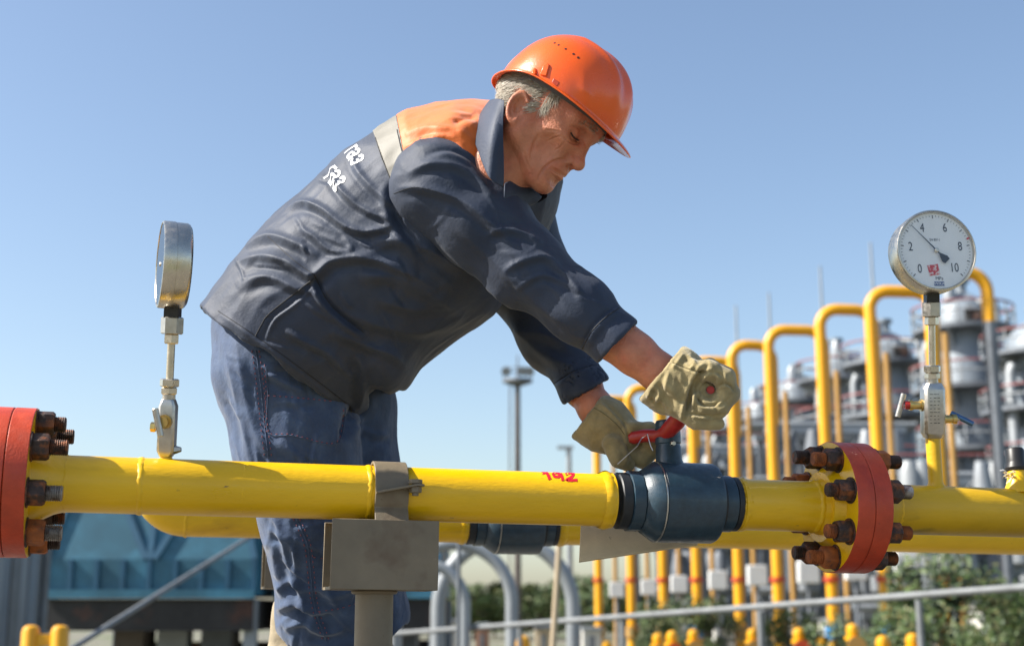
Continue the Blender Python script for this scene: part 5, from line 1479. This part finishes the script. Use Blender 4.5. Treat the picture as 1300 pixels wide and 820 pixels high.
for k, (px, Y) in enumerate(TW):
    o = tp if k == 0 else copy_tree(tp)
    o.location = (far(px, 775, Y).x, Y, 0); o.rotation_euler.z = (k * 1.3) % .8 - .4
    o.scale = (1, 1, .84 if k == 1 else 1.0 - .012 * (k % 3))
    tag(o, tl[k], "tower", "grey process towers")
# ---- pipe rack in front of the towers
def rack(xa, xb, Y, zt, lab, nb, seed):
    rr = random.Random(seed); g = empty("pipe_rack", ((xa + xb) / 2, Y, 0), lab, "pipe rack")
    for k in range(nb + 1):
        x = xa + (xb - xa) * k / nb
        for yy in (Y, Y + 3): MB().bx(x - .14, x + .14, yy - .14, yy + .14, 0, zt).build("column", DGREY, g)
    for k in range(nb):
        x0_, x1_ = xa + (xb - xa) * k / nb, xa + (xb - xa) * (k + 1) / nb
        for z0_ in ((0, zt * .5) if k % 2 else (zt * .25, zt * .75)):
            MB().cyl((x0_, Y - .16, z0_), (x1_, Y - .16, z0_ + zt * .25), .07, n=6).build('diagonal', DGREY, g)
    for z in (zt * .25, zt * .5, zt * .75, zt):
        for yy in (Y, Y + 3): MB().bx(xa - .3, xb + .3, yy - .17, yy + .17, z - .15, z + .15).build("beam", MGREY, g)
        for j in range(4): MB().cyl((xa - 1, Y + .5 + .6 * j, z + .34), (xb + 1, Y + .5 + .6 * j, z + .34), .13 + .05 * (j % 2), n=12).build("rack_pipe", [LGREY, INSUL, MGREY, LGREY][j], g)
        MB().cyl((xa - .3, Y - .2, z + 1.1), (xb + .3, Y - .2, z + 1.1), .05, n=6).build("hand_rail", RAILR, g)
    for j in range(nb * 4):
        x = rr.uniform(xa, xb); z0 = zt * rr.choice((0, .25, .25, .5, .75)) + .17; MB().lathe((x, Y - .6 + rr.uniform(-.3, .3), z0), Z_, [(0, .3), (.1, .45), (rr.uniform(1, 2.2), .45), (2.4, .25)], 14).build("drum", rr.choice([INSUL, LGREY, DGREY]), g)
    return g
rack(far(842, 700, 84).x, far(1010, 700, 84).x, 84, 11.5, "grey pipe rack at the foot of the far towers, left part", 7, 1)
rack(far(985, 700, 66).x, far(1150, 700, 66).x, 66, 10.5, "grey pipe rack at the foot of the towers, behind the right flange", 6, 2)
rack(far(1130, 700, 56).x, far(1330, 700, 56).x, 57, 7.2, "grey pipe rack at the right edge behind the standpipe", 5, 3)
# ---- white cabinets on posts
cabw = ["first", "second", "third", "fourth", "fifth", "sixth", "seventh", "eighth", "ninth", "tenth"]
for k, (px, py, s_) in enumerate(((783, 748, 9), (823, 745, 9), (862, 741, 10), (911, 736, 11), (961, 730, 12), (1026, 726, 13), (1086, 722, 13), (1150, 716, 14), (1208, 712, 14))):
    Y = 58 - k * 2.2; c = far(px, py, Y); h = s_ / FPX * Y
    g = empty("instrument_cabinet", (c.x, Y, 0), "white instrument cabinet under the pipes, %s from the left" % cabw[k], "cabinet", "white instrument cabinets")
    MB().box(c, X_, Y_, Z_, h, h * .6, h * 1.05).build("housing", WHT, g, bevel=.03)
    MB().cyl((c.x, Y, 0), (c.x, Y, c.z - h * 1.04), .07, n=10).build("post", DGREY, g)
# ---- short yellow standpipes along the bottom
for k, (px, py, Y) in enumerate(((664, 806, 20), (770, 812, 24), (835, 803, 26), (853, 800, 24), (880, 798, 26), (955, 797, 25), (1014, 796, 24), (1044, 806, 24), (1082, 791, 23), (1120, 806, 21), (1158, 803, 21), (1192, 770, 30))):
    c = far(px, py, Y); r = .09
    g = empty("yellow_standpipe", (c.x, Y, 0), "short yellow standpipe with a rounded top at the bottom edge, %s from the left" % (cabw + ["eleventh", "twelfth"])[k], "standpipe", "short yellow standpipes")
    MB().lathe((c.x, Y, 0), Z_, [(0, r), (c.z - .26, r), (c.z - .26, r * 1.5), (c.z - .20, r * 1.5), (c.z - .2, r * .9), (c.z - .12, r * 1.2), (c.z - .03, r * .9), (c.z, .02)], 16).build("pipe", FYEL, g)
    MB().lathe((c.x - .001, Y - .1, c.z - .36), (0, -1, 0), [(0, .05), (.12, .05), (.12, .16), (.15, .16)], 14).build("handwheel", OCHRE if k % 3 else RED, g)
# ---- long galvanised rail
g = empty("long_rail", (far(980, 770, 15).x, 15, 0), "long galvanised pipe rail rising to the right across the background", "rail")
pa, pb = far(470, 806, 22), far(1330, 743, 13.5)
MB().cyl(pa, pb, .038, n=14).build("rail_pipe", GALV, g)
for px in (660, 790, 965, 1166):
    lo_, hi_ = 0, 1
    for _ in range(30):
        mid = (lo_ + hi_) / 2; p = pa.lerp(pb, mid); x = proj(np.array([tuple(p)]))[0][0]
        if x < px: lo_ = mid
        else: hi_ = mid
    p = pa.lerp(pb, lo_); MB().cyl((p.x, p.y, 0), (p.x, p.y, p.z - .05), .038, n=10).build("rail_post", GALV, g)
# ---- shrubs and trees
def plant_proto(name, H, R_, n, leaf, seed, mats, trunk=.05):
    rr = random.Random(seed); g = empty(name, (0, 0, 0)); m = MB(); tm = MB()
    tm.tube([(0, 0, 0), (rr.uniform(-.05, .05) * R_, 0, H * .3), (rr.uniform(-.1, .1) * R_, .05 * R_, H * .75)], [trunk, trunk * .8, trunk * .3], 8)
    clumps = []
    for k in range(22):
        a = rr.uniform(0, 2 * pi); rad = R_ * sqrt(rr.random()) * .85; z = H * rr.uniform(.22, .92); w = 1 - abs(z / H - .5) * 1.1
        c = Vector((rad * cos(a) * max(.35, w), rad * sin(a) * max(.35, w), z)); clumps.append((c, R_ * rr.uniform(.22, .42)))
        tm.tube([(0, 0, z * .55), tuple(c * .6 + Vector((0, 0, z * .35))), tuple(c)], [trunk * .45, trunk * .3, trunk * .12], 5)
    for k in range(n):
        c, r = rr.choice(clumps); d = Vector((rr.gauss(0, 1), rr.gauss(0, 1), rr.gauss(0, .8))).normalized() * r * rr.random() ** .45
        p = c + d; u = Vector((rr.gauss(0, 1), rr.gauss(0, 1), rr.gauss(0, 1))).normalized(); v = u.orthogonal().normalized(); s_ = leaf * rr.uniform(.6, 1.3)
        m.add([p - u * s_, p - v * s_ * .5, p + u * s_, p + v * s_ * .5], [(0, 1, 2, 3)], rr.choice((0, 0, 1, 1, 2)), False)
    tm.build("trunk", BARK, g); o = m.build("crown", mats, g, fix=False); return g
shr = plant_proto("shrub", 3.2, 1.5, 2600, .085, 3, LEAF)
SH = [(1195, 700, 30, 1.0, "large olive-green shrub under the pipe at the right edge"), (1140, 768, 26, .9, "green shrub below the silver rail, under the red flange"), (1270, 742, 28, .8, "shrub in the bottom right corner"), (1000, 772, 32, .9, "shrub between yellow legs, left of the red flange"),
      (900, 758, 40, 1.0, "dark shrub under the right end of the beige plate"), (846, 764, 44, 1.0, "shrub right of the beige plate's middle, among yellow legs"), (1060, 785, 24, .8, "low shrub at the bottom edge below the flange"), (1232, 790, 20, .7, "low shrub at the bottom edge near the right corner")]
for k, (px, py, Y, w, lb) in enumerate(SH):
    o = shr if k == 0 else copy_tree(shr); c = far(px, py, Y); o.location = (c.x, Y, 0); z = c.z / 3.1; o.scale = (w * z * 1.1, w * z * 1.1, z); o.rotation_euler.z = k * 1.1
    tag(o, lb, "shrub", "shrubs among the pipework")
tre = plant_proto("tree", 8, 3.4, 2600, .26, 9, LEAF, .16)
TR = [(540, 752, 190), (566, 748, 200), (592, 744, 185), (616, 750, 205), (640, 742, 190), (664, 748, 210), (690, 744, 195), (716, 746, 205), (742, 738, 188), (766, 740, 200), (790, 746, 210), (812, 742, 195), (520, 756, 205), (640, 757, 165), (750, 752, 170), (548, 760, 105), (575, 752, 112), (602, 756, 100), (628, 764, 108), (652, 752, 104), (684, 762, 98), (705, 750, 110), (736, 758, 102), (762, 750, 108), (792, 762, 100), (822, 756, 112), (850, 760, 106), (505, 762, 110)]
for k, (px, py, Y) in enumerate(TR):
    o = tre if k == 0 else copy_tree(tre); c = far(px, py, Y); s_ = c.z / 6.2; o.location = (c.x, Y, 0); o.scale = (s_ * 1.35, s_ * 1.35, s_); o.rotation_euler.z = k * .9
    tag(o, "dark green tree in the distant belt seen under the valve", "tree", "distant tree belt")

# ---- low plant buildings and drums half hidden behind the rail
KIOSK = [mat("kiosk_white", (.55, .54, .50), .6, var=.1, vscale=.6), mat("kiosk_brick", (.33, .17, .11), .8, var=.2, vscale=1), mat("kiosk_sand", (.45, .36, .25), .8, var=.2, vscale=.8)]
for k, (px, py, w, Y, mi, lb) in enumerate(((572, 790, 26, 62, 0, "low white kiosk beyond the grey arches, beside the bracket"), (612, 796, 16, 58, 1, "low brick-red kiosk between the grey arches"), (690, 798, 20, 64, 2, "low sand-coloured kiosk below the rear valve"), (752, 800, 22, 60, 0, "low white kiosk under the beige plate"), (920, 798, 24, 52, 0, "low white kiosk among yellow legs below the blue valve"), (1065, 790, 22, 50, 0, "low white kiosk below the red flange"), (1265, 768, 40, 46, 0, "wide white kiosk at the right edge below the rail"))):
    c = far(px, py, Y); h = w / 2 / FPX * Y
    g = empty("kiosk", (c.x, Y, 0), lb, "kiosk", "low kiosks in the background")
    MB().bx(c.x - h, c.x + h, Y, Y + 2, 0, c.z).build("wall", KIOSK[mi], g)
    MB().bx(c.x - h * 1.1, c.x + h * 1.1, Y - .2, Y + 2.2, c.z + .003, c.z + .16).build("roof", [DGREY, LGREY][k % 2], g)
    MB().bx(c.x - h * .3, c.x + h * .25, Y - .05, Y - .003, 0, c.z * .8).build("door", DGREY, g)
